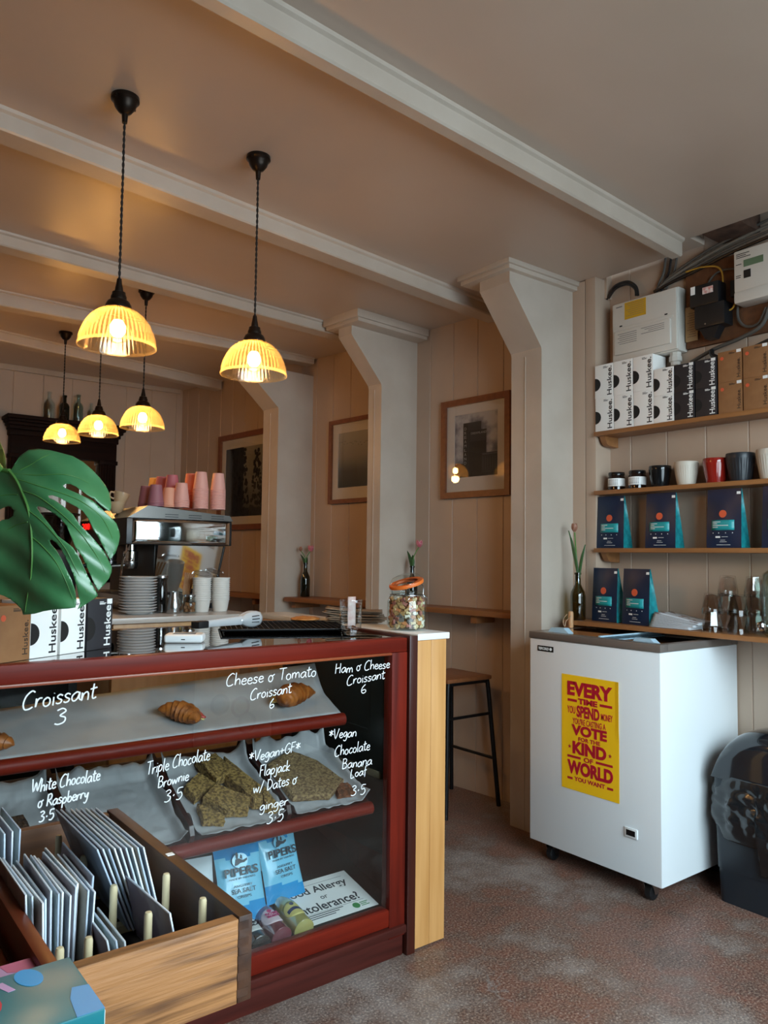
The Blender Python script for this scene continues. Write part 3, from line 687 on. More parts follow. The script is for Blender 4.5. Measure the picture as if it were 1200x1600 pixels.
def ribbed_cup(px, z, r, h, mat, label, n=30, x=XC, rib=.02, name='ribbed_cup'):
    y = yat(px, 0, x); t = thing(name, label, 'cup', (x, y, z+.0003), 0, 'cups on the second shelf')
    N = n*4
    f = lambda k, rr, zz: 1.0 - (rib if k % 4 in (0,) else 0.0)*(1 if .008 < zz < h*.80 and rr > r*.6 else 0)
    m = MB(); m.lathe([(0, 0), (r*.66, 0), (r*.72, .004), (r*.80, h*.22), (r*.92, h*.55), (r*.985, h*.79), (r*.99, h*.82)], N, rib=f, cap=False); m.build('cup_body', mat, t, smooth=25)
    m = MB(); m.lathe([(r*.99, h*.80), (r*1.0, h*.83), (r*.985, h*.975), (r*.965, h), (r*.93, h*.99), (r*.9, h*.7), (r*.70, h*.06), (0, h*.05)], 48, cap=False); m.build('rim', mat, t, smooth=40)
    return t
MT['cup_black'] = pm('charcoal_cup', '#20242a', .4); MT['cup_glaze'] = pm('black_glazed_cup', '#121416', .12); MT['cup_cream'] = pm('cream_cup', '#c9c0b2', .5); MT['cup_red'] = pm('red_glazed_cup', '#8e1e16', .12, Coat_Weight=.5)
ribbed_cup(1031.5, ZS[2], .052, .102, MT['cup_glaze'], 'small shiny black cup on the second shelf', rib=.008)
ribbed_cup(1072.5, ZS[2], .054, .110, MT['cup_cream'], 'cream ribbed cup between the shiny black cup and the red cup')
rc = ribbed_cup(1119, ZS[2], .056, .112, MT['cup_red'], 'shiny red ribbed cup on the second shelf', rib=.01)
ribbed_cup(1157.5, ZS[2], .060, .124, MT['cup_black'], 'tall matt charcoal ribbed cup right of the red cup', n=26)
ribbed_cup(1206, ZS[2], .060, .128, MT['cup_cream'], 'tall cream ribbed cup cut off by the right edge of the photo')
# ---- navy pouches (pouch: flat foot, pinched top, teal gusset)
def pouch(w, h, d, proto_tag=True):
    t = thing('coffee_pouch', 'x', 'bag', (0, 0, 0))
    bul = lambda u, v: .010*math.sin(PI*u)*math.sin(PI*min(1, v*1.05))
    def front(u, v):
        x = (u-.5)*w*(1-.03*v); return Vector((x, (d*.16)*v**1.3 - bul(u, v), v*h))
    def back(u, v):
        x = (u-.5)*w*(1-.03*v); return Vector((x, d - (d*.84-.004)*v**1.1 + bul(u, v), v*h))
    m = MB(); m.grid(front, 12, 14); m.grid(back, 8, 10); m.poly([front(0, 0), front(1, 0), back(1, 0), back(0, 0)], [(0, 1, 2, 3)])
    m.poly([front(0, 1), front(1, 1), back(1, 1), back(0, 1)], [(0, 1, 2, 3)])
    m.build('pouch_body', MT['navy'], t, smooth=50)
    for s in (0, 1):
        def gus(u, v, s=s):
            a, b = front(s, v), back(s, v); p = a.lerp(b, u); p.x += (-1 if s else 1)*math.sin(PI*u)*.012*v*(1.0) ; return p
        MB().grid(gus, 6, 12).build('gusset', MT['teal_dark'], t, smooth=60)
    yy = lambda u, v: front(u, v).y
    def patch(mb, u0, u1, v0, v1, off=.0006):
        n = 4; mb.grid(lambda a, b: front(u0+(u1-u0)*a, v0+(v1-v0)*b) + Vector((0, -off, 0)), n, n)
    m = MB(); patch(m, .16, .82, .30, .47); m.build('label_panel', MT['teal'], t, solid=.0004)
    m = MB(); c0 = front(.5, .575); m.lathe([(0, -.004), (w*.105, -.004), (w*.105, .0012), (0, .0012)], 24, Matrix.Translation(c0) @ Matrix.Rotation(PI/2-.06, 4, 'X')); m.build('orange_disc', MT['orange'], t, smooth=0)
    m = MB().mat(MT['ink_white'])
    for (u0, u1, v) in ((.2, .44, .435), (.2, .34, .405), (.2, .66, .375), (.2, .36, .345)): patch(m, u0, u1, v, v+.010, .0014)
    for u0 in (.2, .37, .57, .76): patch(m, u0, u0+.022, .245, .262, .001)
    for (u0, u1, v) in ((.46, .64, .185), (.40, .6, .10), (.42, .56, .128), (.3, .7, .05)): patch(m, u0, u1, v, v+.006, .001)
    patch(m, .28, .42, .17, .20, .001)
    if proto_tag: patch(m, .87, .98, .90, .945, .0012)
    m.build('small_print', None, t, smooth=0); return t
pb = pouch(.158, .258, .075)
def put_pouch(px, z, x, label, rz=-PI/2, first=False, group='navy pouches on the shelves'):
    p = at(px, 880, X=x); loc = (x, p.y, z+.0004)
    if first: pb.location = loc; pb.rotation_euler = (0, 0, rz); pb['label'] = label; pb['group'] = group
    else: dup(pb, loc, rz, label, group)
put_pouch(953, ZS[3], 3.215, 'navy pouch with teal gusset at the left end of the third shelf', first=True)
put_pouch(1031.5, ZS[3], 3.215, 'navy pouch second from the left in the front row of the third shelf')
put_pouch(1131, ZS[3], 3.215, 'navy pouch standing by itself below the red cup on the third shelf')
put_pouch(1221, ZS[3], 3.215, 'navy pouch cut off by the right edge of the photo')
put_pouch(943.5, Z4, 3.135, 'left navy pouch of the two on the lowest shelf beside the olive bottle', rz=-PI/2-.12)
put_pouch(992, Z4, 3.11, 'right navy pouch of the two on the lowest shelf beside the magazines', rz=-PI/2-.12)
# ---- fanned magazines on the lowest shelf
random.seed(11)
mg = None; MT['mag'] = pm('magazine_paper', '#cfd2d6', .45); MT['magcover'] = pm('printed_cover', '#c9ccd2', .35, col2='#7a5a52', scale=26, lo=.55, hi=.6)
pc = at(1060, 975, X=3.17)
for k in range(12):
    x0_, x1_ = 3.082+.002*k, 3.235+.001*(k % 3); yl, yr = 2.030-.0012*k, 1.80+.0052*(k % 4)-.004*k+.03; zb_ = Z4+.0006
    def fn(u, v, k=k): return Vector((x0_+(x1_-x0_)*v, yl+(yr-yl)*u, zb_+.0019+k*.0026 + k*.0030*(1-u)**1.6 + .006*math.sin(PI*u)*(k/12)))
    o0 = fn(0, 0); m = MB(); m.grid(lambda u, v: fn(u, v)-o0, 14, 3)
    o = m.build('magazine', MT['mag'] if k < 11 else MT['magcover'], None, solid=.0019, smooth=60); o.location = o0
    tag(o, 'topmost magazine of the fanned pile, its printed cover showing' if k == 11 else 'thin magazine in the fanned pile between the right navy pouch and the glasses', 'magazine', 'magazines in the fanned pile')
# ---- faceted tumblers, upside down in stacks
def tumbler(h=.088, r0=.030, r1=.042):
    t = thing('glass_tumbler', 'x', 'glass', (0, 0, 0)); m = MB(); n = 9
    f = lambda k, r, z: (math.cos(PI/n)/math.cos(((2*PI*k/36) % (2*PI/n)) - PI/n) if z > h*.30 else 1.0)
    m.lathe([(r1-.002, 0), (r1, .001), (r1, h*.27), (r1*.965, h*.32), (r0*1.06, h*.97), (r0, h), (0, h-.004), (r0-.004, h-.010), (r1-.003, h*.3), (r1-.0025, .0)], 36, rib=f, cap=False)
    m.build('tumbler', MT['glass_thick'], t, smooth=20); return t
MT['glass_thick'] = thin_glass('tumbler_glass', (.985, .992, .992, 1), 2.2, .02)
tp = tumbler(); firstT = True
stacks = [(1113, 3.105, 2, 'leftmost stack of glasses beside the magazines', 0), (1138, 3.20, 3, 'tall stack of glasses behind the leftmost stack', 0), (1153, 3.105, 2, 'front stack of glasses second from the magazines', 0), (1180, 3.20, 3, 'back stack of glasses against the big glass jar', 0)]
for px, x, n, lab, _ in stacks:
    y = at(px, 975, X=x).y
    for k in range(n):
        lb = 'upturned clear tumbler in the %s' % lab
        lb = ('lowest ' if k == 0 else 'topmost ' if k == n-1 else 'middle ') + lb
        loc = (x, y, Z4+.0003+k*.0745)
        if firstT: tp.location = loc; tp['label'] = lb; tp['group'] = 'upturned tumblers on the lowest shelf'; firstT = False
        else: dup(tp, loc, random.random(), lb, 'upturned tumblers on the lowest shelf')
# big clip-top glass jar with a tap at the right edge
y = at(1231, 980, X=3.17).y
t = thing('drinks_dispenser', 'big clear glass jar with clip top and metal tap at the right edge', 'jar', (3.17, y, Z4+.0003))
MB().lathe([(0, 0), (.08, 0), (.092, .01), (.095, .03), (.095, .22), (.088, .25), (.055, .275), (.045, .28), (.043, .30), (.040, .30), (.042, .275), (.085, .245), (.091, .21), (.091, .03), (.08, .012), (0, .01)], 40, cap=False).build('glass_body', MT['glass_bottle'], t)
MB().lathe([(0, .30), (.046, .301), (.048, .31), (.03, .325), (0, .328)], 28).build('lid', MT['glass'], t)
m = MB(); m.tube([(-.05, .02, .27), (-.055, .022, .30), (-.045, .018, .335), (0, 0, .345)], .002, 6); m.box(-.06, -.045, .01, .03, .27, .30, .002); m.build('clip', MT['steel'], t)
m = MB(); m.cyl((-.09, .03, .045), (-.125, .04, .045), .012); m.lathe([(0, -.02), (.017, -.012), (.02, 0), (.017, .012), (0, .02)], 16, Matrix.Translation((-.13, .042, .045))); m.build('tap', MT['chrome'], t)
# olive bottle with a tulip at the left end of the lowest shelf
p = at(903, 964, X=3.11)
hz = zat(p.x, p.y, 894.5)
bottle_vase(p.x, p.y, Z4+.0004, hz-Z4, MT['glass_olive'], 'olive glass bottle holding a tulip at the left end of the lowest shelf', 1.12)
t = thing('tulip', 'drooping dull pink tulip with long leaves in the olive bottle', 'flower', (p.x, p.y, hz))
def vp(px, py): return at(px, py, X=p.x) - Vector((p.x, p.y, hz))
MB().tube(smooth_path([vp(904, 925)*1.0, vp(903, 893), vp(900, 862), vp(898, 832)], 6), .0035, 8).build('stem', MT['stem'], t)
def longleaf(a, b, c_, wd):
    A, B, C_ = vp(*a), vp(*b), vp(*c_); d2 = Vector((.25, 1, 0)).normalized()
    def fn(u, v):
        q = A*(1-u)**2 + B*2*u*(1-u) + C_*u*u; s = (v-.5)*2*wd*math.sin(PI*min(1, .12+.88*u))**.8
        return q + d2*s + Vector((-.006*(1-abs(2*v-1)), 0, 0))
    MB().grid(fn, 12, 4).build('leaf', MT['tulip_leaf'], t, solid=.001)
longleaf((903, 900), (898, 865), (889, 829), .012); longleaf((905, 905), (907, 872), (915, 851), .012); longleaf((904, 902), (901, 870), (893, 840), .009)
top = vp(897.5, 826)
m = MB()
for k in range(6):
    a = PI/3*k
    def fn(u, v, a=a):
        rr = .013*math.sin(PI*min(.6, u*.62+.04)); s = (v-.5)*2*.011*math.sin(PI*min(1, .15+.82*u)); return top + Vector((math.cos(a)*rr-math.sin(a)*s, math.sin(a)*rr+math.cos(a)*s, -.015+u*.042))
    m.grid(fn, 6, 4)
m.build('bloom', MT['pinkbud'], t, solid=.001)

# ================================================================== electrics above the shelves
WX = 3.334
fx = thing('consumer_unit', 'white plastic fuse box with a yellow sticker above the cup boxes', 'fuse box', (3.245, 1.975, 2.335))
m = MB(); m.box(.012, .088, 0, .362, 0, .305, .008); m.build('housing', MT['cream_plastic'], fx)
m = MB(); m.box(0, .014, .004, .358, .006, .299, .006); m.build('front_cover', MT['cream_plastic'], fx)
m = MB(); m.box(-.012, .002, .03, .340, .035, .155, .008); m.box(-.004, .002, .02, .35, .155, .172, .004); m.build('breaker_flap', MT['cream_plastic'], fx)
m = MB().mat(MT['ink']); m.box(-.0012, .001, .05, .065, .178, .184); m.box(-.0012, .001, .30, .315, .178, .184); m.build('screw_slot', None, fx, smooth=0)
m = MB(); m.box(-.0015, .001, .165, .285, .208, .292); m.build('warning_sticker', pm('yellow_sticker', '#c99a1e', .5), fx, smooth=0)
m = MB().mat(MT['ink_grey'])
for k in range(7): m.box(-.0022, -.001, .175, .275-.01*(k % 3), .282-.010*k, .2835-.010*k)
m.box(-.0012, .001, .30, .335, .278, .282)
for k in range(6): m.box(-.0135, -.0118, .21, .318-.01*(k % 2), .135-.010*k, .137-.010*k)
for k in range(4): m.box(-.0135, -.0118, .06, .185-.02*(k % 3), .138-.009*k, .140-.009*k)
m.build('small_print', None, fx, smooth=0)
m = MB(); m.lathe([(0, 0), (.026, 0), (.026, -.018), (.030, -.020), (.030, -.042), (.022, -.046), (.022, -.06), (0, -.06)], 8, Matrix.Translation((.05, .04, 0))); m.build('cable_gland', MT['cream_plastic'], fx, smooth=20)
mb_ = thing('meter_board', 'brown chipboard panel behind the electricity meter', 'board', (3.312, 1.97, 2.345))
MB().box(0, .021, -1.1, 0, 0, .385, .002).build('panel', pm('chipboard', '#6e4527', .8, col2='#5b3820', scale=30), mb_)
mt = thing('electricity_meter', 'grey electricity meter with a small green display at the right edge', 'meter', (3.225, 1.69, 2.47))
m = MB(); m.box(0, .086, -.26, 0, .05, .235, .008); m.build('case', MT['cream_plastic'], mt)
m = MB(); m.box(-.006, .086, -.26, 0, 0, .055, .012); m.build('terminal_cover', MT['cream_plastic'], mt)
m = MB(); m.box(-.002, .002, -.13, -.045, .155, .185); m.build('display', pm('lcd_green', '#5d7358', .3), mt, smooth=0)
m = MB().mat(MT['ink']); 
for k, (a, b, z) in enumerate(((-.07, -.012, .215), (-.055, -.012, .207), (-.075, -.012, .199), (-.035, -.01, .17), (-.032, -.01, .12), (-.03, -.01, .112))): m.box(-.0008, .001, a, b, z, z+.003)
m.box(-.002, .001, -.075, -.045, .105, .14); m.build('small_print', None, mt, smooth=0)
sh = thing('service_cutout', 'black electrical cut-out block with a red and white warning sticker on the brown board', 'electrical block', (3.235, 1.74, 2.385))
m = MB(); m.box(0, .077, 0, .145, .02, .125, .008); m.box(.006, .077, .03, .17, .125, .225, .008); m.prism([(.012, .03, .02), (.012, .125, .02), (.012, .10, -.03), (.012, .06, -.03)], (.05, 0, 0)); m.build('block', MT['black_satin'], sh)
MB().box(.004, .0062, .055, .105, .175, .205).build('warning_sticker', pm('red_white_sticker', '#c9756c', .5, col2='#e4dcd8', scale=60), sh, smooth=0)
MB().box(.004, .0062, .142, .163, .185, .222).build('bar_code_sticker', MT['ink_white'], sh, smooth=0)
m = MB(); m.lathe([(0, 0), (.004, 0), (.004, .002), (0, .002)], 12, Matrix.Translation((0, .09, .035)) @ Matrix.Rotation(-PI/2, 4, 'Y')); m.build('seal_screw', MT['steel'], sh)
tg = thing('paper_tag', 'buff paper tag with faded writing hanging beside the black block', 'tag', (3.30, 1.905, 2.375))
MB().box(0, .002, 0, .062, 0, .165, .0008).build('tag', pm('buff_paper', '#9b7d57', .8), tg, smooth=0)
m = MB().mat(MT['ink_brown'])
for k in range(11): m.box(-.0006, 0, .008, .052-.006*(k % 3), .022+.011*k, .0236+.011*k)
m.build('writing', None, tg, smooth=0)
js = thing('junction_box', 'small square black junction box right of the warning sticker', 'electrical block', (3.285, 1.655, 2.53))
MB().box(0, .027, 0, .085, 0, .075, .006).build('box', MT['black_satin'], js)
def cable(name, label, pts, r, mat, x=3.30):
    P = [at(a, b, X=(c[0] if c else x)) for a, b, *c in pts]; o = Vector(P[0]); m = MB(); m.tube(smooth_path([q-o for q in P], 6), r, 8)
    ob = m.build(name, mat, None); ob.location = o; return tag(ob, label, 'cable')
MT['cab_grey'] = pm('grey_cable', '#4f4c48', .5); MT['cab_black'] = pm('black_cable', '#17171a', .4); MT['cab_yellow'] = pm('yellow_cable', '#b98a2c', .5); MT['cab_white'] = pm('dusty_cable', '#6d675f', .6)
cable('cable', 'thick black cable sweeping right from under the black cut-out block', [(1112, 548, 3.26), (1114, 556, 3.24), (1130, 559, 3.22), (1160, 552, 3.215), (1200, 533, 3.215), (1260, 505, 3.22)], .011, MT['cab_black'])
cable('cable', 'grey cable pair tied together, rising from behind the black boxes to the meter', [(1080, 566, 3.31), (1115, 546, 3.28), (1160, 527, 3.275), (1190, 508, 3.275), (1202, 480, 3.28), (1206, 470, 3.275)], .009, MT['cab_grey'])
cable('cable', 'grey cable looping below the meter', [(1156, 418, 3.30), (1154, 460, 3.30), (1153, 495, 3.295), (1165, 510, 3.295), (1185, 505, 3.29), (1197, 480, 3.28)], .006, MT['cab_grey'])
cable('cable', 'thin yellow cable curling over the brown board', [(1072, 425, 3.30), (1095, 418, 3.30), (1120, 417, 3.295), (1129, 430, 3.295), (1128, 460, 3.29), (1125, 475, 3.285), (1132, 484, 3.28), (1143, 483, 3.28), (1149, 474, 3.282)], .004, MT['cab_yellow'])
cable('cable', 'grey cable hooping over the black cut-out block', [(1103, 458, 3.29), (1108, 440, 3.298), (1122, 425, 3.30), (1145, 420, 3.30), (1160, 424, 3.30)], .005, MT['cab_grey'])
for k in range(4):
    dy = k*7
    cable('cable', ['uppermost', 'second', 'third', 'lowest'][k] + ' cable of the dusty bundle running up to the right under the ceiling gap', [(1022+k*4, 456-k*3, 3.31), (1048, 436-dy*.5+6, 3.31), (1090, 408-dy+14, 3.305), (1140, 384-dy*1.1+12, 3.30), (1210, 352-dy*1.3+14, 3.30)], .0075-.001*(k % 2), [MT['cab_black'], MT['cab_grey'], MT['cab_white'], MT['cab_grey']][k])
for k in range(3):
    cable('cable', ['left', 'middle', 'right'][k] + ' cable coming down from the ceiling gap behind the fuse box', [(1040+9*k, 402-2*k, 3.315), (1037+8*k, 425, 3.318), (1028+7*k, 448, 3.318), (1026+5*k, 470, 3.32)], .006, MT['cab_black'] if k % 2 else MT['cab_grey'])
for k in range(2):
    cable('cable', ['outer', 'inner'][k] + ' loop of dark cable on top left of the fuse box', [(948+3*k, 468-2*k, 3.30), (960+2*k, 448+3*k, 3.295), (980, 440+4*k, 3.29), (994-2*k, 448+3*k, 3.29), (997-3*k, 462, 3.29)], .0065, MT['cab_black'])
# ================================================================== chest freezer with its poster
fz = thing('chest_freezer', 'white chest freezer on castors with a yellow poster on its front', 'freezer', (2.735, 1.752, 0))
FW, FD = .672, .592
MB().box(0, FD, 0, FW, .082, .987, .006).build('cabinet', MT['white_enamel'], fz)
m = MB(); 
for q in ((-.004, .05, -.003, FW+.003), (FD-.05, FD+.002, -.003, FW+.003), (.05, FD-.05, -.003, .03), (.05, FD-.05, FW-.03, FW+.003)): m.box(*q, .988, 1.0185, .003)
m.build('lid_frame', pm('taupe_metal_trim', '#8b837e', .35, .6), fz)
m = MB(); m.box(.05, FD-.05, .03, FW-.03, .988, .994); m.build('cabinet_well', pm('dark_freezer_inside', '#2a3036', .5), fz)
MT['lid_blue'] = pm('pale_blue_plastic', '#a9c6d8', .35)
for s, (a, b, z) in enumerate(((.03, .36, 1.006), (.31, FW-.03, 1.014))):
    g = MB().box(.052, FD-.052, a, b, z, z+.004).build('sliding_lid', MT['glass_top'], fz, smooth=0)
    m = MB(); yy = (.335 if s == 0 else .32); m.box(.052, FD-.052, yy, yy+.012, z+.002, z+.009, .001); m.build('lid_edge', MT['lid_blue'], g)
    yh = .05 if s == 0 else FW-.18
    m = MB(); m.prism([(.055, yh, z+.003), (.055, yh+.12, z+.003), (.055, yh+.10, z+.024), (.055, yh+.03, z+.026)], (.035, 0, 0)); m.build('lid_handle', MT['lid_blue'], g)
bp_ = [at(x, y, X=2.734) for x, y in ((840, 1008.5), (864.5, 1019))]
zm_ = (bp_[0].z+bp_[1].z)/2; m = MB(); m.box(-.002, .001, bp_[1].y-1.752, bp_[0].y-1.752, zm_-.0125, zm_+.0125, .0008); bd = m.build('badge', MT['black_gloss'], fz)
m = MB().mat(MT['ink_white']); put_text(m, 'TEFCOLD', (-.0022, bp_[0].y-1.752-.006, zm_-.006), FR, UPV, (bp_[0].y-bp_[1].y)*.66, .012, bold=.01)
m.lathe([(0, 0), (.007, 0), (.007, .0006), (0, .0006)], 10, Matrix.Translation((-.0022, bp_[1].y-1.752+.014, (bp_[0].z+bp_[1].z)/2)) @ Matrix.Rotation(-PI/2, 4, 'Y')); m.build('lettering', None, bd, smooth=0)
dp_ = [at(x, y, X=2.734) for x, y in ((976.5, 1292), (996.5, 1311))]
ya, yb = dp_[1].y-1.752, dp_[0].y-1.752; zm_ = (dp_[0].z+dp_[1].z)/2; za, zb = zm_-.019, zm_+.019
m = MB(); m.box(-.006, .001, ya, yb, za, zb, .003); th_ = m.build('thermostat', MT['white_plastic'], fz)
MB().box(-.0068, -.0055, ya+.009, yb-.009, za+.008, zb-.008).build('display', MT['black_gloss'], th_, smooth=0)
for (x, y) in ((.06, .085), (.06, FW-.085), (FD-.06, .085), (FD-.06, FW-.085)):
    m = MB(); m.box(x-.035, x+.035, y-.035, y+.035, .076, .081, .001)
    for s in (-1, 1): m.prism([(x-.028, y+s*.019, .076), (x+.03, y+s*.019, .076), (x+.012, y+s*.019, .026), (x-.008, y+s*.019, .026)], (0, s*.003, 0))
    c_ = m.build('castor', MT['steel'], fz)
    m = MB(); m.lathe([(0, -.015), (.026, -.015), (.031, -.012), (.032, 0), (.031, .012), (.026, .015), (0, .015)], 24, Matrix.Translation((x, y, .0325)) @ Matrix.Rotation(PI/2, 4, 'X')); m.build('wheel', MT['black_satin'], c_)
# poster
pc = [at(x, y, X=2.7335) for x, y in ((879, 1052), (968, 1066.5), (967, 1255), (877, 1229))]
PW = (pc[0].y+pc[3].y-pc[1].y-pc[2].y)/2; PH = (pc[0].z-pc[3].z + pc[1].z-pc[2].z)/2
py0 = (pc[0].y+pc[3].y)/2; pz0 = (pc[3].z+pc[2].z)/2
po = thing('poster', 'yellow poster with red lettering stuck on the front of the white freezer', 'poster', (2.7345, py0, pz0))
def pp(u, v, off=0): return Vector((-off, -u*PW, v*PH))
m = MB(); m.grid(lambda u, v: pp(u, v, .0012 + (.003*max(0, u-.93)/.07 if v > .55 else 0)), 30, 8); m.build('sheet', pm('yellow_poster_paper', '#fcc818', .5), po, solid=.0006, smooth=0)
m = MB().mat(pm('red_poster_ink', '#b3122c', .5))
def ln(s, x0, x1, v0, v1, b=.03): put_text(m, s, pp(x0, v0, .0016), FR, UPV, (x1-x0)*PW, (v1-v0)*PH, bold=b)
def hr(x0, x1, v0, v1): m.prism([pp(x0, v0, .0017), pp(x1, v0, .0017), pp(x1, v1, .0017), pp(x0, v1, .0017)], (-.0004, 0, 0))
ln('EVERY', .105, .895, .820, .945, .05); hr(.11, .28, .768, .790); ln('TIME', .30, .64, .756, .806, .05); hr(.68, .89, .768, .790)
ln('YOU', .105, .25, .664, .728, .01); ln('SPEND', .275, .675, .640, .743, .04); ln('MONEY', .705, .895, .655, .712, .01)
ln("YOU'RE CASTING A", .20, .78, .577, .630, .01); ln('VOTE', .18, .80, .480, .572, .05); ln('FOR THE', .305, .685, .435, .470, .03)
ln('KIND', .20, .79, .318, .427, .05); hr(.105, .345, .278, .298); ln('OF', .40, .565, .264, .306, .03); hr(.61, .895, .278, .298)
ln('WORLD', .105, .90, .139, .258, .05); hr(.105, .20, .088, .108); ln('YOU WANT', .23, .765, .084, .122, .03); hr(.80, .90, .088, .108)
for cx_, cy_ in ((.145, .372), (.85, .370)):
    m.prism([pp(cx_+.034*(1 if k % 2 == 0 else .42)*math.sin(2*PI*k/10), cy_+.034*PW/PH*(1 if k % 2 == 0 else .42)*math.cos(2*PI*k/10), .0017) for k in range(10)], (-.0004, 0, 0))
m.build('lettering', None, po, smooth=0)
# ================================================================== pedal bin with a black liner
bn = thing('waste_bin', 'black plastic waste bin beside the white freezer', 'bin', (3.0, 1.69, 0))
BX, BY = .275, .46
def tapered(z0, z1, a0, a1, rnd, mb, n=5):
    def ring(z, a):
        out = []
        for (cx_, cy_, s) in ((BX-a-rnd, -a-rnd, 0), (a+rnd, -a-rnd, 1), (a+rnd, -BY+a+rnd, 2), (BX-a-rnd, -BY+a+rnd, 3)):
            for k in range(n+1):
                q = PI/2*s + PI/2*k/n; out.append((cx_+rnd*math.cos(q), cy_+rnd*math.sin(q), z))
        return out
    r0, r1 = ring(z0, a0), ring(z1, a1); k = len(r0)
    mb.poly(r0+r1, [(i, (i+1) % k, k+(i+1) % k, k+i) for i in range(k)] + [tuple(range(k))[::-1], tuple(range(k, 2*k))])
m = MB(); tapered(0, .13, .012, .008, .03, m); tapered(.13, .50, .005, -.004, .03, m); m.build('bin_body', pm('dark_grey_plastic', '#1d242b', .32), bn)
m = MB()
for i in range(1): pass
lid = []
def lidfn(u, v):
    # u along y (0 near freezer .. 1), v around the dome from front foot over the top to the back
    u = .5-.5*math.cos(PI*u); a = v; px_ = -.008 + (BX+.016)*(.5-.5*math.cos(PI*a)); arch = math.sin(PI*a)**.35
    ed = (1-abs(2*u-1)**6)
    z = .485 + (.125*(1-abs(2*u-1)**9) + .085*math.sin(PI*u)**.8)*arch if 0 < a < 1 else .485
    return Vector((px_, .004 - u*(BY+.008), z))
m.grid(lidfn, 24, 24); 
for u in (0, 1): m.poly([lidfn(u, k/24) for k in range(25)], [tuple(range(25))])
m.build('bin_lid', pm('glossy_black_plastic', '#161b21', .1, Coat_Weight=.6), bn, smooth=50)
random.seed(4)
MT['liner'] = pm('black_liner', '#121518', .24, Coat_Weight=.4)
def bag(u, v):
    a = 2*PI*u; cx_, cy_ = BX/2, -BY/2; sx, sy = BX/2+.006, BY/2+.006
    c_, s_ = math.cos(a), math.sin(a); p_ = 4.5; rr = 1/((abs(c_)/sx)**p_+(abs(s_)/sy)**p_)**(1/p_)
    lowz = .30 + .05*math.sin(a*1.0+2.2) - (.10 if math.cos(a-3.9) > .55 else 0)
    z = .50 + v*(lowz-.50); P = Vector((cx_+rr*c_, cy_+rr*s_, z))
    n1 = mnoise.noise(Vector((P.x*9, P.y*9, z*9))*1.0); n2 = abs(mnoise.noise(Vector((P.x*22+5, P.y*22, z*22)))); n3 = abs(mnoise.noise(Vector((P.x*11+15, P.y*14, z*12+3))))
    o = .006 + .022*math.sin(PI*min(1, v*1.05))*(.6+n1*.6) + .020*n2*math.sin(PI*min(1, v+.1)) + .024*n3*math.sin(PI*v)
    return P + Vector((c_, s_, 0))*max(.002, min(o, .048 if P.y < -.05 else .030))
m = MB(); N1, N2 = 150, 44
rows = [[m.bm.verts.new(bag(i/N1, j/N2)) for j in range(N2+1)] for i in range(N1)]
for i in range(N1):
    for j in range(N2): m.bm.faces.new((rows[i][j], rows[(i+1) % N1][j], rows[(i+1) % N1][j+1], rows[i][j+1]))
m.build('bin_liner', MT['liner'], bn, smooth=28, solid=.001)
# ================================================================== wooden muddler with a string loop behind the freezer corner
p = at(892, 984, X=3.03)
t = thing('wooden_dowel', 'short pale wooden dowel with a string loop behind the freezer lid', 'dowel', (p.x, p.y, 1.0196))
hz = zat(p.x, p.y, 955)-1.0196
MB().lathe([(0, 0), (.0115, 0), (.0125, .004), (.0125, hz-.008), (.009, hz-.001), (0, hz)], 20).build('rod', pm('pale_beech', '#b98b62', .5), t)
m = MB(); m.tube(smooth_path([(-.013, .012, .065), (-.014, .03, .045), (-.012, .036, .02), (-.01, .028, .005), (-.012, .02, .03), (-.014, -.006, .05), (-.013, -.013, .06)], 6), .0017, 6); m.build('string', pm('cotton_string', '#c6ac8e', .8), t)
# ================================================================== bar stool
st = thing('bar_stool', 'bar stool with a wooden seat and black metal legs beside the pine counter', 'stool', (2.95, 3.20, 0))
MB().box(-.165, .165, -.165, .165, .685, .708, .008, Matrix.Rotation(0, 4, 'Z')).build('seat', wood('stool_seat_wood', '#7a4a2b', '#8c5836', 'y', .4), st)
LG = {}
for sx in (-1, 1):
    for sy in (-1, 1):
        foot = Vector((sx*.195, sy*.19, 0)); top = Vector((sx*.148, sy*.148, .66)); LG[sx, sy] = (foot, top)
        m = MB(); m.tube(smooth_path([foot, foot.lerp(top, .5), top, (sx*.13, sy*.145, .676), (sx*.10, sy*.145, .679), (0, sy*.145, .679)], 5), .0125, 12); m.build('leg', MT['black_metal'], st)
def lp(k, h): f, tp_ = LG[k]; return f.lerp(tp_, h/.66)
for a, b, h in (((-1, -1), (1, -1), .50), ((-1, 1), (1, 1), .50), ((1, -1), (1, 1), .255), ((-1, -1), (-1, 1), .255)):
    m = MB(); m.cyl(lp(a, h), lp(b, h), .0085, n=12); m.build('rung', MT['black_metal'], st)
# ================================================================== glazed display case
CX0, CX1, CYF, CYB, CZ = -0.25, 1.70, 2.084, 2.88, 1.072
dc = thing('display_case', 'reddish brown wooden display case with a glass front lettered in white pen', 'display case', (0, 0, 0))
DP, DT = CYB-CYF, CZ
m = MB(); m.box(CX0, CX1+.02, CYF, CYF+.045, 1.024, CZ, .004); m.build('top_rail', MT['mahog_x'], dc)
m = MB(); m.box(CX0, 1.652, CYF-.004, CYF+.010, 1.0155, 1.0245, .003); m.build('bead', MT['mahog_lite'], dc)
m = MB(); m.box(1.655, 1.722, CYF, CYF+.045, .07, 1.0235, .004); m.build('front_post', MT['mahog_z'], dc)
m = MB(); m.box(1.726, 1.763, CYF-.008, CYB, 0.0, CZ+.006, .004); m.build('end_panel', wood('purple_brown_end', '#43190f', '#341410', 'z', .3), dc)
m = MB(); m.box(CX0, 1.655, CYF, CYF+.045, .112, .168, .005); m.build('bottom_rail', MT['mahog_x'], dc)
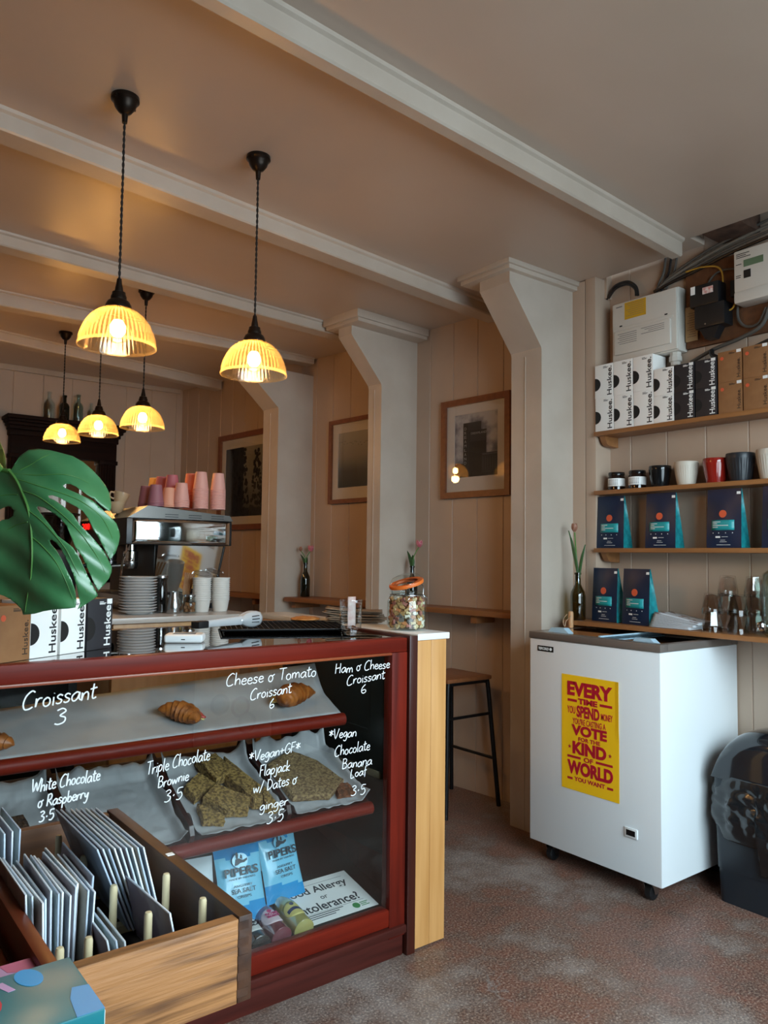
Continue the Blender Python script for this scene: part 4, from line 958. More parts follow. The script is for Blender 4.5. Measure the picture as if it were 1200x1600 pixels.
m = MB(); m.box(CX0, 1.722, CYF-.012, CYF+.05, .080, .108, .006); m.box(CX0, 1.722, CYF+.01, CYF+.04, 0, .08, .003); m.build('plinth', wood('worn_plinth', '#54211a', '#381510', 'x', .5, Specular_IOR_Level=.2), dc)
m = MB(); m.box(CX0, 1.725, CYB-.03, CYB, .0, .58, .003); m.box(CX0, 1.725, CYB-.04, CYB, 1.03, CZ, .003); m.box(1.69, 1.725, CYB-.04, CYB, .58, 1.03, .003); m.build('back_frame', MT['mahog_dark'], dc)
m = MB(); m.box(1.716, 1.7255, CYF+.047, CYB-.045, .30, 1.02); m.build('side_reflection_board', pm('painted_side_reflection', '#1a1d1c', .35), dc)  # added board, its dark colour stands for a reflection on the case end
MB().box(CX0, 1.725, CYF+.046, CYB, 1.062, CZ-.0005).build('glass_top', MT['glass_top'], dc, smooth=0)
pane = MB().box(CX0, 1.660, CYF+.012, CYF+.018, .165, 1.026).build('glass_front', MT['glass_pane'], dc, smooth=0)
# floor of the case (slopes up to the back) and the two tilted shelves
m = MB(); m.prism([(CX0, CYF+.046, .155), (CX0, CYB-.03, .155+(CYB-.076-CYF)*.2143), (CX0, CYB-.03, .135+(CYB-.076-CYF)*.2143), (CX0, CYF+.046, .135)], (1.715-CX0+.01, 0, 0)); m.build('case_floor', pm('black_stained_board', '#1c1715', .4, col2='#241a17', scale=7), dc)
YN = 2.145
def slope_shelf(name, z0, ang, L, x1, par):
    c_, s_ = math.cos(ang), math.sin(ang); m = MB()
    m.prism([(CX0, YN, z0), (CX0, YN+L*c_, z0+L*s_), (CX0, YN+L*c_+.018*s_, z0+L*s_-.018*c_), (CX0, YN+.018*s_, z0-.018*c_)], (x1-CX0, 0, 0)); b = m.build(name, MT['mahog_dark'], par)
    m = MB(); n = 10; m.prism([(CX0, YN-.004-.018*math.sin(PI*k/n), z0-.014+.020*math.cos(PI*k/n)) for k in range(n+1)] + [(CX0, YN+.012, z0-.034), (CX0, YN+.012, z0+.004)], (x1-CX0, 0, 0)); m.build('nosing', MT['mahog_x'], b); return b
SA, SB = math.radians(14), math.radians(24)
ZA, ZB = .824, .512
slope_shelf('upper_shelf', ZA, SA, .29, 1.495, dc); slope_shelf('lower_shelf', ZB, SB, .40, 1.615, dc)
def onA(x, s, h=0): return Vector((x, YN+s*math.cos(SA)-h*math.sin(SA), ZA+s*math.sin(SA)+h*math.cos(SA)))
def onB(x, s, h=0): return Vector((x, YN+s*math.cos(SB)-h*math.sin(SB), ZB+s*math.sin(SB)+h*math.cos(SB)))
# ---- pen lettering on the glass, single strokes
GL = {
 'a': (.5, [[(.42,.42),(.28,.5),(.08,.34),(.06,.12),(.18,0),(.34,.14),(.43,.46),(.42,.14),(.5,.0)]]),
 'b': (.45, [[(.06,1.0),(.06,.05),(.12,.36),(.28,.46),(.4,.28),(.34,.06),(.18,0),(.06,.1)]]),
 'c': (.42, [[(.38,.42),(.24,.5),(.08,.3),(.1,.06),(.24,0),(.4,.1)]]),
 'd': (.48, [[(.4,.42),(.24,.48),(.07,.28),(.1,.04),(.26,.02),(.4,.3),(.42,1.0),(.42,.12),(.5,0)]]),
 'e': (.42, [[(.08,.26),(.36,.3),(.3,.48),(.14,.46),(.06,.22),(.14,.02),(.28,0),(.4,.1)]]),
 'f': (.36, [[(.36,.94),(.24,1.0),(.16,.8),(.14,-.25)],[(.02,.48),(.32,.52)]]),
 'g': (.46, [[(.4,.42),(.24,.5),(.07,.32),(.1,.08),(.26,.08),(.4,.4),(.38,-.2),(.22,-.4),(.06,-.3)]]),
 'h': (.46, [[(.08,1.0),(.06,0),(.12,.34),(.28,.48),(.38,.34),(.38,0)]]),
 'i': (.2, [[(.1,.48),(.1,0)],[(.1,.68),(.11,.70)]]), 'j': (.24, [[(.16,.48),(.16,-.2),(.04,-.36),(-.06,-.26)],[(.16,.68),(.17,.70)]]),
 'k': (.44, [[(.08,1.0),(.07,0)],[(.38,.5),(.09,.22),(.4,0)]]), 'l': (.2, [[(.1,1.0),(.08,.1),(.16,0)]]),
 'm': (.68, [[(.06,.48),(.06,0),(.1,.34),(.24,.48),(.32,.3),(.32,0),(.36,.34),(.5,.48),(.58,.3),(.6,0)]]),
 'n': (.46, [[(.06,.48),(.06,0),(.12,.34),(.28,.48),(.38,.34),(.38,0)]]),
 'o': (.44, [[(.22,.5),(.07,.36),(.08,.1),(.22,0),(.36,.12),(.36,.38),(.22,.5)]]),
 'p': (.46, [[(.06,.48),(.06,-.4)],[(.06,.3),(.22,.5),(.38,.36),(.34,.1),(.18,.0),(.06,.12)]]),
 'r': (.36, [[(.06,.48),(.06,0),(.1,.3),(.2,.46),(.34,.46)]]), 's': (.38, [[(.34,.42),(.2,.5),(.08,.4),(.16,.27),(.3,.18),(.26,.03),(.12,0),(.03,.07)]]),
 't': (.34, [[(.16,.86),(.14,.1),(.24,0),(.34,.06)],[(.0,.56),(.34,.62)]]), 'u': (.46, [[(.06,.48),(.07,.12),(.2,0),(.36,.2),(.38,.48),(.38,.1),(.46,0)]]),
 'w': (.6, [[(.04,.48),(.14,0),(.28,.4),(.4,0),(.54,.48)]]), 'y': (.44, [[(.06,.48),(.1,.18),(.24,.14),(.38,.48),(.3,-.2),(.14,-.42),(.02,-.3)]]),
 'B': (.52, [[(.08,1.0),(.06,0)],[(.06,.98),(.3,.98),(.4,.8),(.3,.58),(.1,.54),(.34,.5),(.46,.28),(.34,.04),(.06,0)]]),
 'C': (.6, [[(.56,.9),(.4,1.0),(.16,.76),(.06,.36),(.14,.04),(.34,.0),(.52,.1)]]),
 'D': (.58, [[(.1,.98),(.08,0)],[(.04,.96),(.34,.92),(.52,.6),(.42,.2),(.08,0)]]), 'F': (.46, [[(.08,1.0),(.06,0)],[(.06,.98),(.44,1.0)],[(.07,.54),(.34,.56)]]),
 'G': (.6, [[(.52,.86),(.36,1.0),(.12,.7),(.08,.24),(.28,0),(.5,.16),(.52,.42),(.32,.42)]]), 'H': (.6, [[(.08,1.0),(.06,0)],[(.5,1.0),(.48,0)],[(.06,.5),(.52,.56)]]),
 'L': (.46, [[(.1,1.0),(.06,.02),(.42,.06)]]), 'R': (.54, [[(.08,1.0),(.06,0)],[(.06,.96),(.34,1.0),(.42,.74),(.28,.52),(.1,.5),(.3,.3),(.5,0)]]),
 'T': (.54, [[(.3,.98),(.26,0)],[(.02,.98),(.56,1.0)]]), 'V': (.56, [[(.04,1.0),(.22,0),(.52,1.0)]]), 'W': (.8, [[(.04,1.0),(.2,0),(.4,.7),(.56,0),(.78,1.0)]]),
 '3': (.46, [[(.06,.9),(.26,1.0),(.38,.8),(.18,.56),(.38,.4),(.36,.12),(.16,0),(.02,.08)]]), '5': (.46, [[(.42,1.0),(.12,.98),(.1,.58),(.32,.6),(.4,.3),(.24,.02),(.04,.06)]]),
 '6': (.44, [[(.3,1.0),(.12,.66),(.06,.26),(.18,0),(.36,.14),(.3,.4),(.1,.32)]]), '.': (.30, [[(.12,.36),(.17,.50)]]),
 '&': (.5, [[(.48,.62),(.34,.5),(.16,.52),(.06,.34),(.08,.1),(.22,0),(.34,.12),(.36,.36),(.26,.5)]]), '+': (.44, [[(.2,.66),(.2,.14)],[(.02,.4),(.42,.44)]]),
 '*': (.5, [[(.24,.9),(.24,.3)],[(.04,.78),(.46,.44)],[(.44,.82),(.06,.4)]]), '/': (.4, [[(.36,1.0),(.04,-.1)]]), ' ': (.3, [])}
def pen(text, L, Rp, cap, r=.0016):
    """white pen strokes on the outside of the glass; L, Rp are the ends of the base line, cap the height of a capital"""
    yg = CYF+.0115; P0, P1 = at(*L, Y=yg), at(*Rp, Y=yg); top = at(L[0], L[1]-cap, Y=yg); ht = (top-P0).length*.9
    tot = sum(GL[c][0] for c in text); d = (P1-P0)/tot; u = Vector((0, 0, ht)); sl = (P1-P0).normalized()*ht*.10; x = 0; m = MB()
    rnd = random.Random(hash(len(text)*7+int(L[0])))
    for ch in text:
        w_, st_ = GL[ch]; jy = rnd.uniform(-.05, .05)
        for s_ in st_:
            P = [P0 + d*(x+a) + (u+sl)*(b+jy) for a, b in s_]
            P = smooth_path(P, 4) if len(P) > 2 else P
            m.tube(P, r, 6, flat=(0, 1, 0))
        x += w_
    return m.build('pen_lettering', MT['pen'], pane, smooth=60)
MT['pen'] = pm('white_pen', '#eef0f2', .6)
for a in [('Croissant', (33, 1110), (150, 1090), 31, .0021), ('3', (84, 1132), (104, 1129), 27, .0021),
          ('Cheese & Tomato', (352, 1073), (494, 1056), 21), ('Croissant', (390, 1094), (455, 1082), 19), ('6', (420, 1107), (429, 1105), 16),
          ('Ham & Cheese', (523, 1053), (609, 1043), 17), ('Croissant', (541, 1071), (601, 1060), 17), ('6', (563, 1083), (573, 1082), 15),
          ('White Chocolate', (48, 1239), (156, 1219), 22, .0019), ('& Raspberry', (58, 1263), (138, 1246), 20, .0019), ('3.5', (60, 1285), (84, 1280), 18, .0019),
          ('Triple Chocolate', (228, 1211), (328, 1186), 22), ('Brownie', (246, 1232), (295, 1218), 19), ('3.5', (256, 1255), (285, 1247), 20),
          ('*Vegan+GF*', (388, 1191), (469, 1173), 18), ('Flapjack', (405, 1214), (453, 1203), 19), ('w/ Dates &', (395, 1239), (464, 1224), 19), ('ginger', (405, 1267), (450, 1257), 17), ('3.5', (416, 1288), (443, 1281), 20),
          ('*Vegan', (513, 1155), (557, 1150), 17), ('Chocolate', (522, 1182), (578, 1171), 18), ('Banana', (534, 1202), (581, 1194), 17), ('Loaf', (547, 1216), (573, 1210), 15), ('3.5', (548, 1244), (571, 1240), 17)]:
    pen(*a)
# ---- greaseproof paper, pastries and traybakes
def paper(label, P, nu, nv, fn, name='baking_paper'):
    m = MB(); m.grid(fn, nu, nv); o = m.build(name, MT['paper'], None, smooth=60, solid=.0008); return tag(o, label, 'paper', None)
def paper_mat():
    m = pm('greaseproof_sheet', '#aeabab', .5, col2='#9b9999', scale=7); b = m.node_tree.nodes['Principled BSDF']; return m
MT['paper'] = paper_mat()
def nz(x, y, z=0.0): return mnoise.noise(Vector((x, y, z)))
def fa(u, v):
    x = CX0+.02 + (1.49+.06*v-CX0-.02)*u; s = .004 + .285*v
    h = .003 + .0035*abs(nz(x*6, v*4)) + (.006+.052*max(0, x-.45))*max(0, (v-.55)/.45)**1.3
    return onA(x, s, h)
paper('long sheet of baking paper under the croissants on the upper shelf', None, 60, 14, fa)
MT['crust'] = pm('croissant_crust', '#a55d22', .45, col2='#6f3812', scale=30, bump=.25, bscale=40, lo=.4, hi=.62)
MT['crust_lo'] = pm('croissant_side', '#cf9852', .5, col2='#b97a35', scale=24)
def croissant(loc, rz, L, label, filled=None, tilt=SA):
    t = thing('croissant', label, 'pastry', loc); t.matrix_world = Matrix.Translation(loc) @ Matrix.Rotation(tilt, 4, 'X') @ Matrix.Rotation(rz, 4, 'Z')
    m = MB(); n = 44; pts = []; rr = []
    for k in range(n+1):
        a = k/n; th = (a-.5)*2.0; rd = L*.62
        pts.append(Vector((rd*math.sin(th), -rd*(math.cos(th)-.8)*.9, 0)))
        e = math.sin(PI*a)**.65; seg = (a*7) % 1.0; rr.append(max(.004, L*.29*e*(.84+.20*seg)))
    bm2 = MB(); bm2.tube(pts, rr, 16, flat=None)
    for v in bm2.bm.verts: v.co.z = v.co.z*.85 + L*.225
    bm2.build('crust', MT['crust'], t, smooth=50)
    if filled:
        m = MB(); mm = 12
        for j, (c_, off, zz) in enumerate(filled):
            m = MB()
            def fl(u, v, off=off, zz=zz): 
                th = (u-.5)*1.5; rd = L*(.50-off)+L*.17*v; return Vector((rd*1.05*math.sin(th), -rd*math.cos(th)+L*.42 - L*.22, L*zz + .004*nz(u*6, v*3, j*3) ))
            m.grid(fl, 14, 4); m.build('filling', c_, t, solid=.004)
    return t
cheese = pm('cheese', '#d9c47a', .45, col2='#cdb368', scale=30); ham = pm('ham', '#a8352f', .4, col2='#c05a4c', scale=20); tom = pm('tomato', '#9a2a1c', .3)
pA = lambda px, py: None
croissant(onA(.955, .085, .004), 2.2, .125, 'ham and cheese croissant in the middle of the upper case shelf', [(cheese, -.02, .10), (ham, -.05, .15)])
croissant(onA(1.365, .100, .004), 3.5, .15, 'large cheese croissant at the right end of the upper case shelf', [(cheese, -.02, .10)])
croissant(onA(.428, .05, .004), 3.0, .11, 'plain croissant cut off by the left edge of the photo')
# lower shelf: dividers (parts of the case) make four bays
bays = [(.335, .635), (.655, .955), (.975, 1.280), (1.300, 1.605)]
for x in (.645, .965, 1.290): 
    m = MB(); m.prism([onB(x-.007, .0, .0005), onB(x-.007, .385, .0005), onB(x-.007, .385, .05), onB(x-.007, .02, .05), onB(x-.007, .0, .03)], (.014, 0, 0)); m.build('divider', MT['mahog_dark'], dc)
def liner(i, label, seed, back=.05):
    x0, x1 = bays[i]; 
    def fn(u, v):
        x = x0+.004+(x1-x0-.008)*u; s = .006+.335*v
        eu = min(u, 1-u); ev = 1-v
        h = .003 + .045*max(0, 1-eu/.07)**1.0*(.75+.5*nz(v*5+seed, seed, u)) + back*max(0, 1-ev/.12)*(.8+.6*nz(u*6+seed, 2+seed)) + .0055*abs(nz(x*22+seed, s*22)) + .004*abs(nz(x*50, s*50+seed))
        if v < .06: h += .010*(.06-v)/.06*(1+nz(u*9, seed))
        sgn = 1 if u > .5 else -1
        lean = -.0 if eu > .07 else .0
        return onB(min(max(x, x0+.003), x1-.003), s, h)
    return paper(label, None, 46, 46, fn)
liner(0, 'crumpled baking paper in the leftmost bay of the lower shelf', 1.3)
liner(1, 'empty crumpled baking paper in the bay beside the oat flapjacks', 4.1)
liner(2, 'baking paper under the dark oat flapjack pieces', 7.7, .04)
liner(3, 'baking paper under the pale slab in the rightmost bay', 11.2, .07)
def crumb_mat(n, c1, c2, s=60, b=.9):
    return pm(n, c1, .8, col2=c2, scale=s, bump=b, bscale=s*1.5, lo=.42, hi=.6)
MT['oat'] = crumb_mat('oat_bake', '#b08c4e', '#6b4f28', 110); MT['slab'] = crumb_mat('pale_bake', '#a3855a', '#71553a', 120); MT['brown'] = crumb_mat('brown_bake', '#4a3018', '#24150a'); MT['red_bake'] = crumb_mat('red_bake', '#7e4a2c', '#54301a')
def bake_piece(label, poly, s_h, mat, bay=None, group=None, name='flapjack', base=.010, up=0):
    """poly: (x, s) corners on the lower shelf"""
    cx_ = sum(p[0] for p in poly)/len(poly); cs = sum(p[1] for p in poly)/len(poly); o = onB(cx_, cs, base+up); m = MB()
    k = len(poly); rings = []
    for f, h in ((1.0, 0), (1.0, s_h*.8), (.965, s_h)):
        rings.append([onB(cx_+(x-cx_)*f, cs+(s-cs)*f, base+up+h) - o for x, s in poly])
    b2 = bmesh.new()
    V = [[b2.verts.new(p) for p in r] for r in rings]
    for a, b in zip(V, V[1:]):
        for i in range(k): b2.faces.new((a[i], a[(i+1) % k], b[(i+1) % k], b[i]))
    b2.faces.new(V[0][::-1]); b2.faces.new(V[-1])
    bmesh.ops.triangulate(b2, faces=[f for f in b2.faces if len(f.verts) != 4]); bmesh.ops.subdivide_edges(b2, edges=b2.edges[:], cuts=5, use_grid_fill=True)
    for v in b2.verts:
        q = v.co*1.0; v.co += Vector((nz(q.x*90+o.x*7, q.y*90, q.z*90), nz(q.y*90+9, q.x*90, q.z*90+o.x), nz(q.z*90+3, q.x*90, q.y*90)))*.0028
    m.addbm(b2); ob = m.build(name, mat, None, smooth=30); ob.location = o; return tag(ob, label, 'traybake', group)
G = 'dark oat flapjacks on the baking paper'
bake_piece('oat flapjack triangle at the left of its tray, farthest back', [(1.015, .20), (1.085, .255), (1.115, .19), (1.03, .145)], .03, MT['oat'], group=G)
bake_piece('oat flapjack square at the back of the tray, top centre', [(1.095, .305), (1.165, .315), (1.195, .215), (1.115, .19)], .034, MT['oat'], group=G, up=.012)
bake_piece('large oat flapjack triangle in the middle front of the tray', [(1.05, .135), (1.11, .18), (1.19, .09), (1.165, .045), (1.10, .06)], .034, MT['oat'], group=G, up=.004)
bake_piece('tall oat flapjack triangle right of the middle', [(1.155, .20), (1.19, .30), (1.245, .12), (1.22, .06), (1.195, .07)], .036, MT['oat'], group=G, up=.006)
bake_piece('small oat flapjack piece in the right front corner of the tray', [(1.225, .05), (1.245, .11), (1.265, .14), (1.268, .03)], .03, MT['oat'], group=G)
bake_piece('broken oat flapjack piece in the front left corner of the tray', [(1.02, .05), (1.03, .125), (1.09, .055), (1.08, .03)], .022, MT['oat'], group=G)
bake_piece('crumbly pale slab on the baking paper in the rightmost bay', [(1.34, .07), (1.335, .25), (1.45, .30), (1.52, .22), (1.56, .10), (1.47, .045)], .022, MT['slab'], name='flapjack_slab')
bake_piece('small reddish crumb pile at the front of the pale slab', [(1.50, .04), (1.52, .10), (1.57, .09), (1.57, .035)], .018, MT['red_bake'], name='crumb_pile')
bake_piece('dark brown cake slab in the leftmost bay behind the greeting cards', [(.40, .10), (.40, .20), (.55, .20), (.56, .10)], .035, MT['brown'], name='cake_slab')
# ---- bottom of the case: crisps, bottles, allergy notice
def onC(x, y, h=0): return Vector((x, y, .155 + (y-CYF-.046)*.2143 + h))
sg = thing('allergy_notice', 'white printed allergy notice lying at the bottom of the case', 'sign', onC(1.35, 2.15, .0035)); tilt = math.atan(.12/.56); sg.rotation_euler = (tilt, 0, 0)
MB().box(0, .31, 0, .215, 0, .001, 0).build('sheet', MT['card_white'], sg, smooth=0)
m = MB().mat(pm('dark_grey_print', '#2f3438', .6)); Rr, Uu = (1, 0, 0), (0, 1, 0)
put_text(m, 'Food Allergy', (.03, .135, .0012), Rr, Uu, .25, .044, bold=.014, depth=.0003); put_text(m, 'or', (.145, .105, .0012), Rr, Uu, .028, .015, depth=.0003); put_text(m, 'Intolerance?', (.03, .055, .0012), Rr, Uu, .245, .04, bold=.014, depth=.0003)
for k in range(3): m.box(.05, .19-.02*k, .040-.009*k, .0435-.009*k, .001, .0013)
for y_ in (.19, .048): m.box(.03, .28, y_, y_+.001, .001, .0013)
m.mat(pm('green_print', '#3e8a4d', .6)); m.lathe([(0, .001), (.014, .001), (.014, .0014), (0, .0014)], 20, Matrix.Translation((.235, .027, 0)))
for k in range(3): m.box(.252, .285-.008*(k % 2), .033-.008*k, .0365-.008*k, .001, .0013)
m.build('print', None, sg, smooth=0)
MT['crisp_a'] = pm('pale_blue_foil', '#7cc4e0', .22); MT['crisp_b'] = pm('blue_foil', '#1e8fcb', .2); MT['crisp_w'] = pm('white_foil', '#d3d9dc', .25)
def crisp_packet(label, org, w_, h_, lean, rz, col=None, txt=True):
    t = thing('crisp_packet', label, 'crisps', org); t.rotation_euler = (-lean, 0, rz); a = MB(); 
    def sk(u, v, s):
        e = (math.sin(PI*min(max((v-.04)/.92, 0), 1))**.55)*(math.sin(PI*u)**.5); cr = .0025*nz(u*7+org[0]*9, v*7, s*3)
        return Vector(((u-.5)*w_*(1-.05*math.sin(PI*v)), -s*(.021*e+cr*e), v*h_))
    wav = lambda v, u: v
    for s in (1, -1):
        a.mat(col or MT['crisp_b']); N1, N2 = 18, 24
        vs = [[a.bm.verts.new(sk(i/N1, j/N2, s)) for j in range(N2+1)] for i in range(N1+1)]
        for i in range(N1):
            for j in range(N2):
                v = (j+.5)/N2; u = (i+.5)/N1; low = .22+.10*(u-.5)*(1 if org[0] < 1.25 else -1); hi = .80+.10*abs(u-.5)*2-.0
                f = a.bm.faces.new((vs[i][j], vs[i+1][j], vs[i+1][j+1], vs[i][j+1])); a.mat((col or MT['crisp_a']) if low < v < hi else (col or MT['crisp_b'])); f.material_index = a.cur
    a.build('bag', None, t, smooth=60)
    if txt:
        m = MB().mat(MT['ink_dk']); y_ = -.0262
        put_text(m, 'PIPERS', (-w_*.36, y_, h_*.60), (1, 0, 0), (0, 0, 1), w_*.72, h_*.115, bold=.02, depth=.0004)
        put_text(m, 'SEA SALT', (-w_*.26, y_-.0012, h_*.375), (1, 0, 0), (0, 0, 1), w_*.52, h_*.06, bold=.005, depth=.0004); put_text(m, 'CRISPS', (-w_*.15, y_-.001, h_*.31), (1, 0, 0), (0, 0, 1), w_*.3, h_*.035, depth=.0004); put_text(m, 'ANGLESEY', (-w_*.2, y_-.001, h_*.455), (1, 0, 0), (0, 0, 1), w_*.4, h_*.03, depth=.0004)
        put_text(m, 'MADE BY FARMERS', (-w_*.28, y_, h_*.555), (1, 0, 0), (0, 0, 1), w_*.56, h_*.025, depth=.0004)
        # running figure emblem in a pale rounded cap above the name
        m.mat(MT['crisp_a']); m.prism([(w_*.17*math.cos(2*PI*k/20), y_+.004, h_*.80+h_*.10*math.sin(2*PI*k/20)) for k in range(20)], (0, -.0018, 0))
        m.mat(MT['ink_dk'])
        for pl in ([(-.13, .74), (-.10, .82), (-.03, .83), (.06, .80), (.15, .82), (.15, .79), (.08, .765), (.0, .765), (-.07, .74)], [(-.08, .82), (-.09, .90), (-.055, .92), (-.03, .88), (-.045, .83)], [(.0, .83), (.02, .88), (.05, .86), (.05, .81)]):
            m.prism([(x*w_, y_+.0015, z*h_) for x, z in pl], (0, -.0012, 0))
        m.build('print', None, t, smooth=0)
    return t
MT['ink_dk'] = pm('dark_slate_print', '#23343e', .5)
crisp_packet('blue and pale blue crisp packet with dark lettering, left of two in the case', onC(1.205, 2.255, .006), .158, .225, .42, -.10)
crisp_packet('blue and pale blue crisp packet with dark lettering, right of two in the case', onC(1.385, 2.30, .006), .158, .225, .38, .10)
crisp_packet('white crisp packet half hidden behind the crate at the bottom of the case', onC(1.05, 2.29, .006), .15, .2, .42, -.15, MT['crisp_w'], txt=False)
crisp_packet('white topped crisp packet behind the right blue packet', onC(1.40, 2.475, .006), .15, .235, .25, .1, MT['crisp_w'], txt=False)
SODA = [(0, 0), (.024, 0), (.0285, .003), (.0285, .095), (.026, .112), (.016, .140), (.0125, .152), (.0120, .178), (.0135, .180)]
def soda(label, base, cap_px, L, liquid, lab, ink, words):
    b = Vector(base); d0 = ray(*cap_px)
    # cap centre: point of that sight line at distance L from the base
    e = EYE-b; A = d0.dot(d0); B_ = 2*d0.dot(e); Cc = e.dot(e)-L*L; q = max(0, B_*B_-4*A*Cc); tt = (-B_+math.sqrt(q))/(2*A); c_ = EYE+d0*tt
    ax = (c_-b).normalized(); side = ax.cross(Vector((0, 0, 1))).normalized(); nup = side.cross(ax)
    t = thing('soda_bottle', label, 'bottle', b); t.matrix_world = Matrix((side, -nup, ax)).transposed().to_4x4(); t.location = b; k = L/.19
    MB().lathe([(r*k, z*k) for r, z in SODA], 28, cap=False).build('bottle', liquid, t)
    MB().lathe([(0, .181*k), (.0145*k, .181*k), (.0155*k, .176*k), (.0150*k, .190*k), (0, .192*k)], 24, rib=lambda i, r, z: 1+.03*(i % 2)).build('crown_cap', MT['steel'], t)
    m = MB(); m.mat(lab); a0, a1 = -1.15, 1.15; n = 16; R_ = .0289*k
    m.grid(lambda u, v: Vector((R_*math.sin(a0+(a1-a0)*u), -R_*math.cos(a0+(a1-a0)*u), (.060 + .030*(v-.5)*2*math.sqrt(max(.02, 1-(2*u-1)**2)))*k)), n, 8)
    m.build('label', None, t, solid=.0003)
    m = MB().mat(ink)
    if not words: m.grid(lambda u, v: Vector((R_*1.02*math.sin(-.8+1.6*u), -R_*1.02*math.cos(-.8+1.6*u), (.048+.012*v+.004*math.sin(PI*u))*k)), 10, 2)
    for j, wd in enumerate(words): put_text(m, wd, (-.017*k, -R_-.0006, (.062-j*.011)*k), (1, 0, 0), (0, 0, 1), .034*k, .008*k, bold=.02, depth=.0008)
    m.lathe([(0, 0), (.006*k, 0), (.006*k, .0008), (0, .0008)], 14, Matrix.Translation((0, -R_-.0002, .078*k)) @ Matrix.Rotation(PI/2, 4, 'X'))
    m.build('label_print', None, t, smooth=0)
    MB().lathe([(.0128*k, .150*k), (.0133*k, .152*k), (.0128*k, .170*k), (.0124*k, .171*k)], 24, cap=False).build('neck_label', lab, t)
    return t
MT['cola'] = pm('dark_soda', '#17140f', .08, Coat_Weight=.5); MT['rose'] = pm('rose_soda', '#7a3a44', .08, Coat_Weight=.5, Transmission_Weight=.2); MT['lemon'] = pm('cloudy_lemon_soda', '#b8ae6a', .08, Coat_Weight=.5, Transmission_Weight=.2)
lab_w = pm('white_label', '#d6d4cf', .5); lab_p = pm('pale_pink_label', '#dcc3c8', .5); lab_y = pm('yellow_label', '#d8c979', .5); ink_p = pm('pink_print', '#b5336a', .5); ink_b = pm('navy_print', '#22345c', .5)
soda('pale yellow lemonade bottle lying right of the pink one', at(476, 1460, Y=2.137)+Vector((0, 0, .012)), (423, 1394), .235, MT['lemon'], lab_y, ink_b, ())
soda('pink lemonade bottle with a pink label lying between the dark and the yellow one', at(441, 1473, Y=2.137)+Vector((0, 0, .012)), (388, 1404), .235, MT['rose'], lab_p, ink_p, ('ROSE', 'LEMONADE'))
soda('dark cola bottle with a white label lying left of the pink one', at(408, 1486, Y=2.137)+Vector((0, 0, .012)), (362, 1422), .225, MT['cola'], lab_w, MT['ink'], ('CURIOSITY', 'COLA'))

# ================================================================== pine counter end with white worktop
pc_ = thing('counter_end', 'varnished pine counter end with a white worktop beside the display case', 'counter', (1.766, 2.086, 0))
m = MB(); m.box(0, .068, .0, 1.15, .006, 1.058, .002); m.box(.0685, .139, .0, 1.15, .006, 1.058, .002); m.build('pine_panel', MT['pine'], pc_)
MB().box(-.001, .150, -.006, 1.16, 1.059, 1.082, .003).build('worktop', MT['white_top'], pc_)
ZT = 1.0825
# back counter with the espresso machine
bc = thing('back_counter', 'pale worktop on a wooden base carrying the espresso machine', 'counter', (1.12, 3.36, 0))
MB().box(0, .68, 0, 1.75, 1.045, 1.07, .003).build('worktop', pm('pale_grey_worktop', '#b9b5b0', .25), bc)
MB().box(.02, .66, .03, 1.72, 0.96, 1.044, .002).build('apron', MT['pine'], bc)
m = MB(); m.box(.03, .65, .06, .10, .0, .959, .003); m.box(.03, .65, 1.6, 1.7, .0, .959, .003); m.build('side_board', MT['pine'], bc)
under = thing('dark_backdrop_box', 'dark fridge box added for the black area seen through the case', 'backdrop', (.05, 3.40, 0))  # added dark box, fills the black area behind the case
MB().box(0, .95, 0, .55, .0, .95, .006).build('cabinet', MT['black_satin'], under)
MB().box(.04, .91, -.02, 0, .06, .9, .006).build('door', MT['black_gloss'], under)
# ================================================================== on top of the case and the pine counter
def ontop(px, py, z=CZ): p = at(px, py, Z=z); return Vector((p.x, p.y, z+.0004))
# cup boxes along the front of the glass top
bdir = math.atan2(2.34-2.146, .785-.44)
def topbox(proto, px, py, label, w, dz=0, back=0.0):
    p = ontop(px, py); nrm = Vector((-math.sin(bdir), math.cos(bdir), 0)); p = p + nrm*back; p.z += dz
    return dup(proto, p, bdir, label, 'cup boxes on the display case')
tb_w = topbox(bw, 68, 1027, 'left white cup box on the glass top, below the big green leaf', .1); 
def rescale(o, sx, sz):
    o.scale = (sx, 1, sz)
rescale(tb_w, .86, .90)
o = topbox(bw, 113, 1020.5, 'right white cup box on the glass top, beside the black one', .1); rescale(o, .84, .89)
o = topbox(bk_, 155, 1014.5, 'black cup box on the glass top, at the right end of its row', .1); rescale(o, 1.0, 1.14)
o = topbox(bb, 20, 1034, 'brown cup box on the glass top, at the left edge of the photo', .1); rescale(o, .95, 1.05)
o = topbox(bk_, 110, 1020, 'black cup box in the back row on the glass top', .1, 0, .125); rescale(o, 1.0, 1.14)
o = topbox(bb, 62, 1027, 'brown cup box in the back row on the glass top, seen through the leaf', .1, 0, .125); rescale(o, 1.0, 1.1)
o = topbox(bb, 75, 1027, 'brown cup box on top of the back row, seen through the leaf', .1, .1505, .127); rescale(o, .95, .75)
# card reader
p = ontop(289, 1003); t = thing('card_reader', 'small white card reader lying on the glass top of the case', 'card reader', p, -.55)
m = MB()
def cr(z, k): return [(sx*(.052*k)+0, sy*(.052*k), z) for sx, sy in ((-1, -1), (1, -1), (1, 1), (-1, 1))]
m.box(-.060, .060, -.042, .042, .0, .027, .011, seg=3); m.build('body', MT['white_plastic'], t)
MB().box(-.035, .035, -.03, .012, .0268, .0278, 0).build('screen', pm('grey_screen', '#8e9498', .2), t, smooth=0)
MB().box(-.006, .006, -.0425, -.0415, .010, .013, 0).build('slot', MT['black_satin'], t, smooth=0)
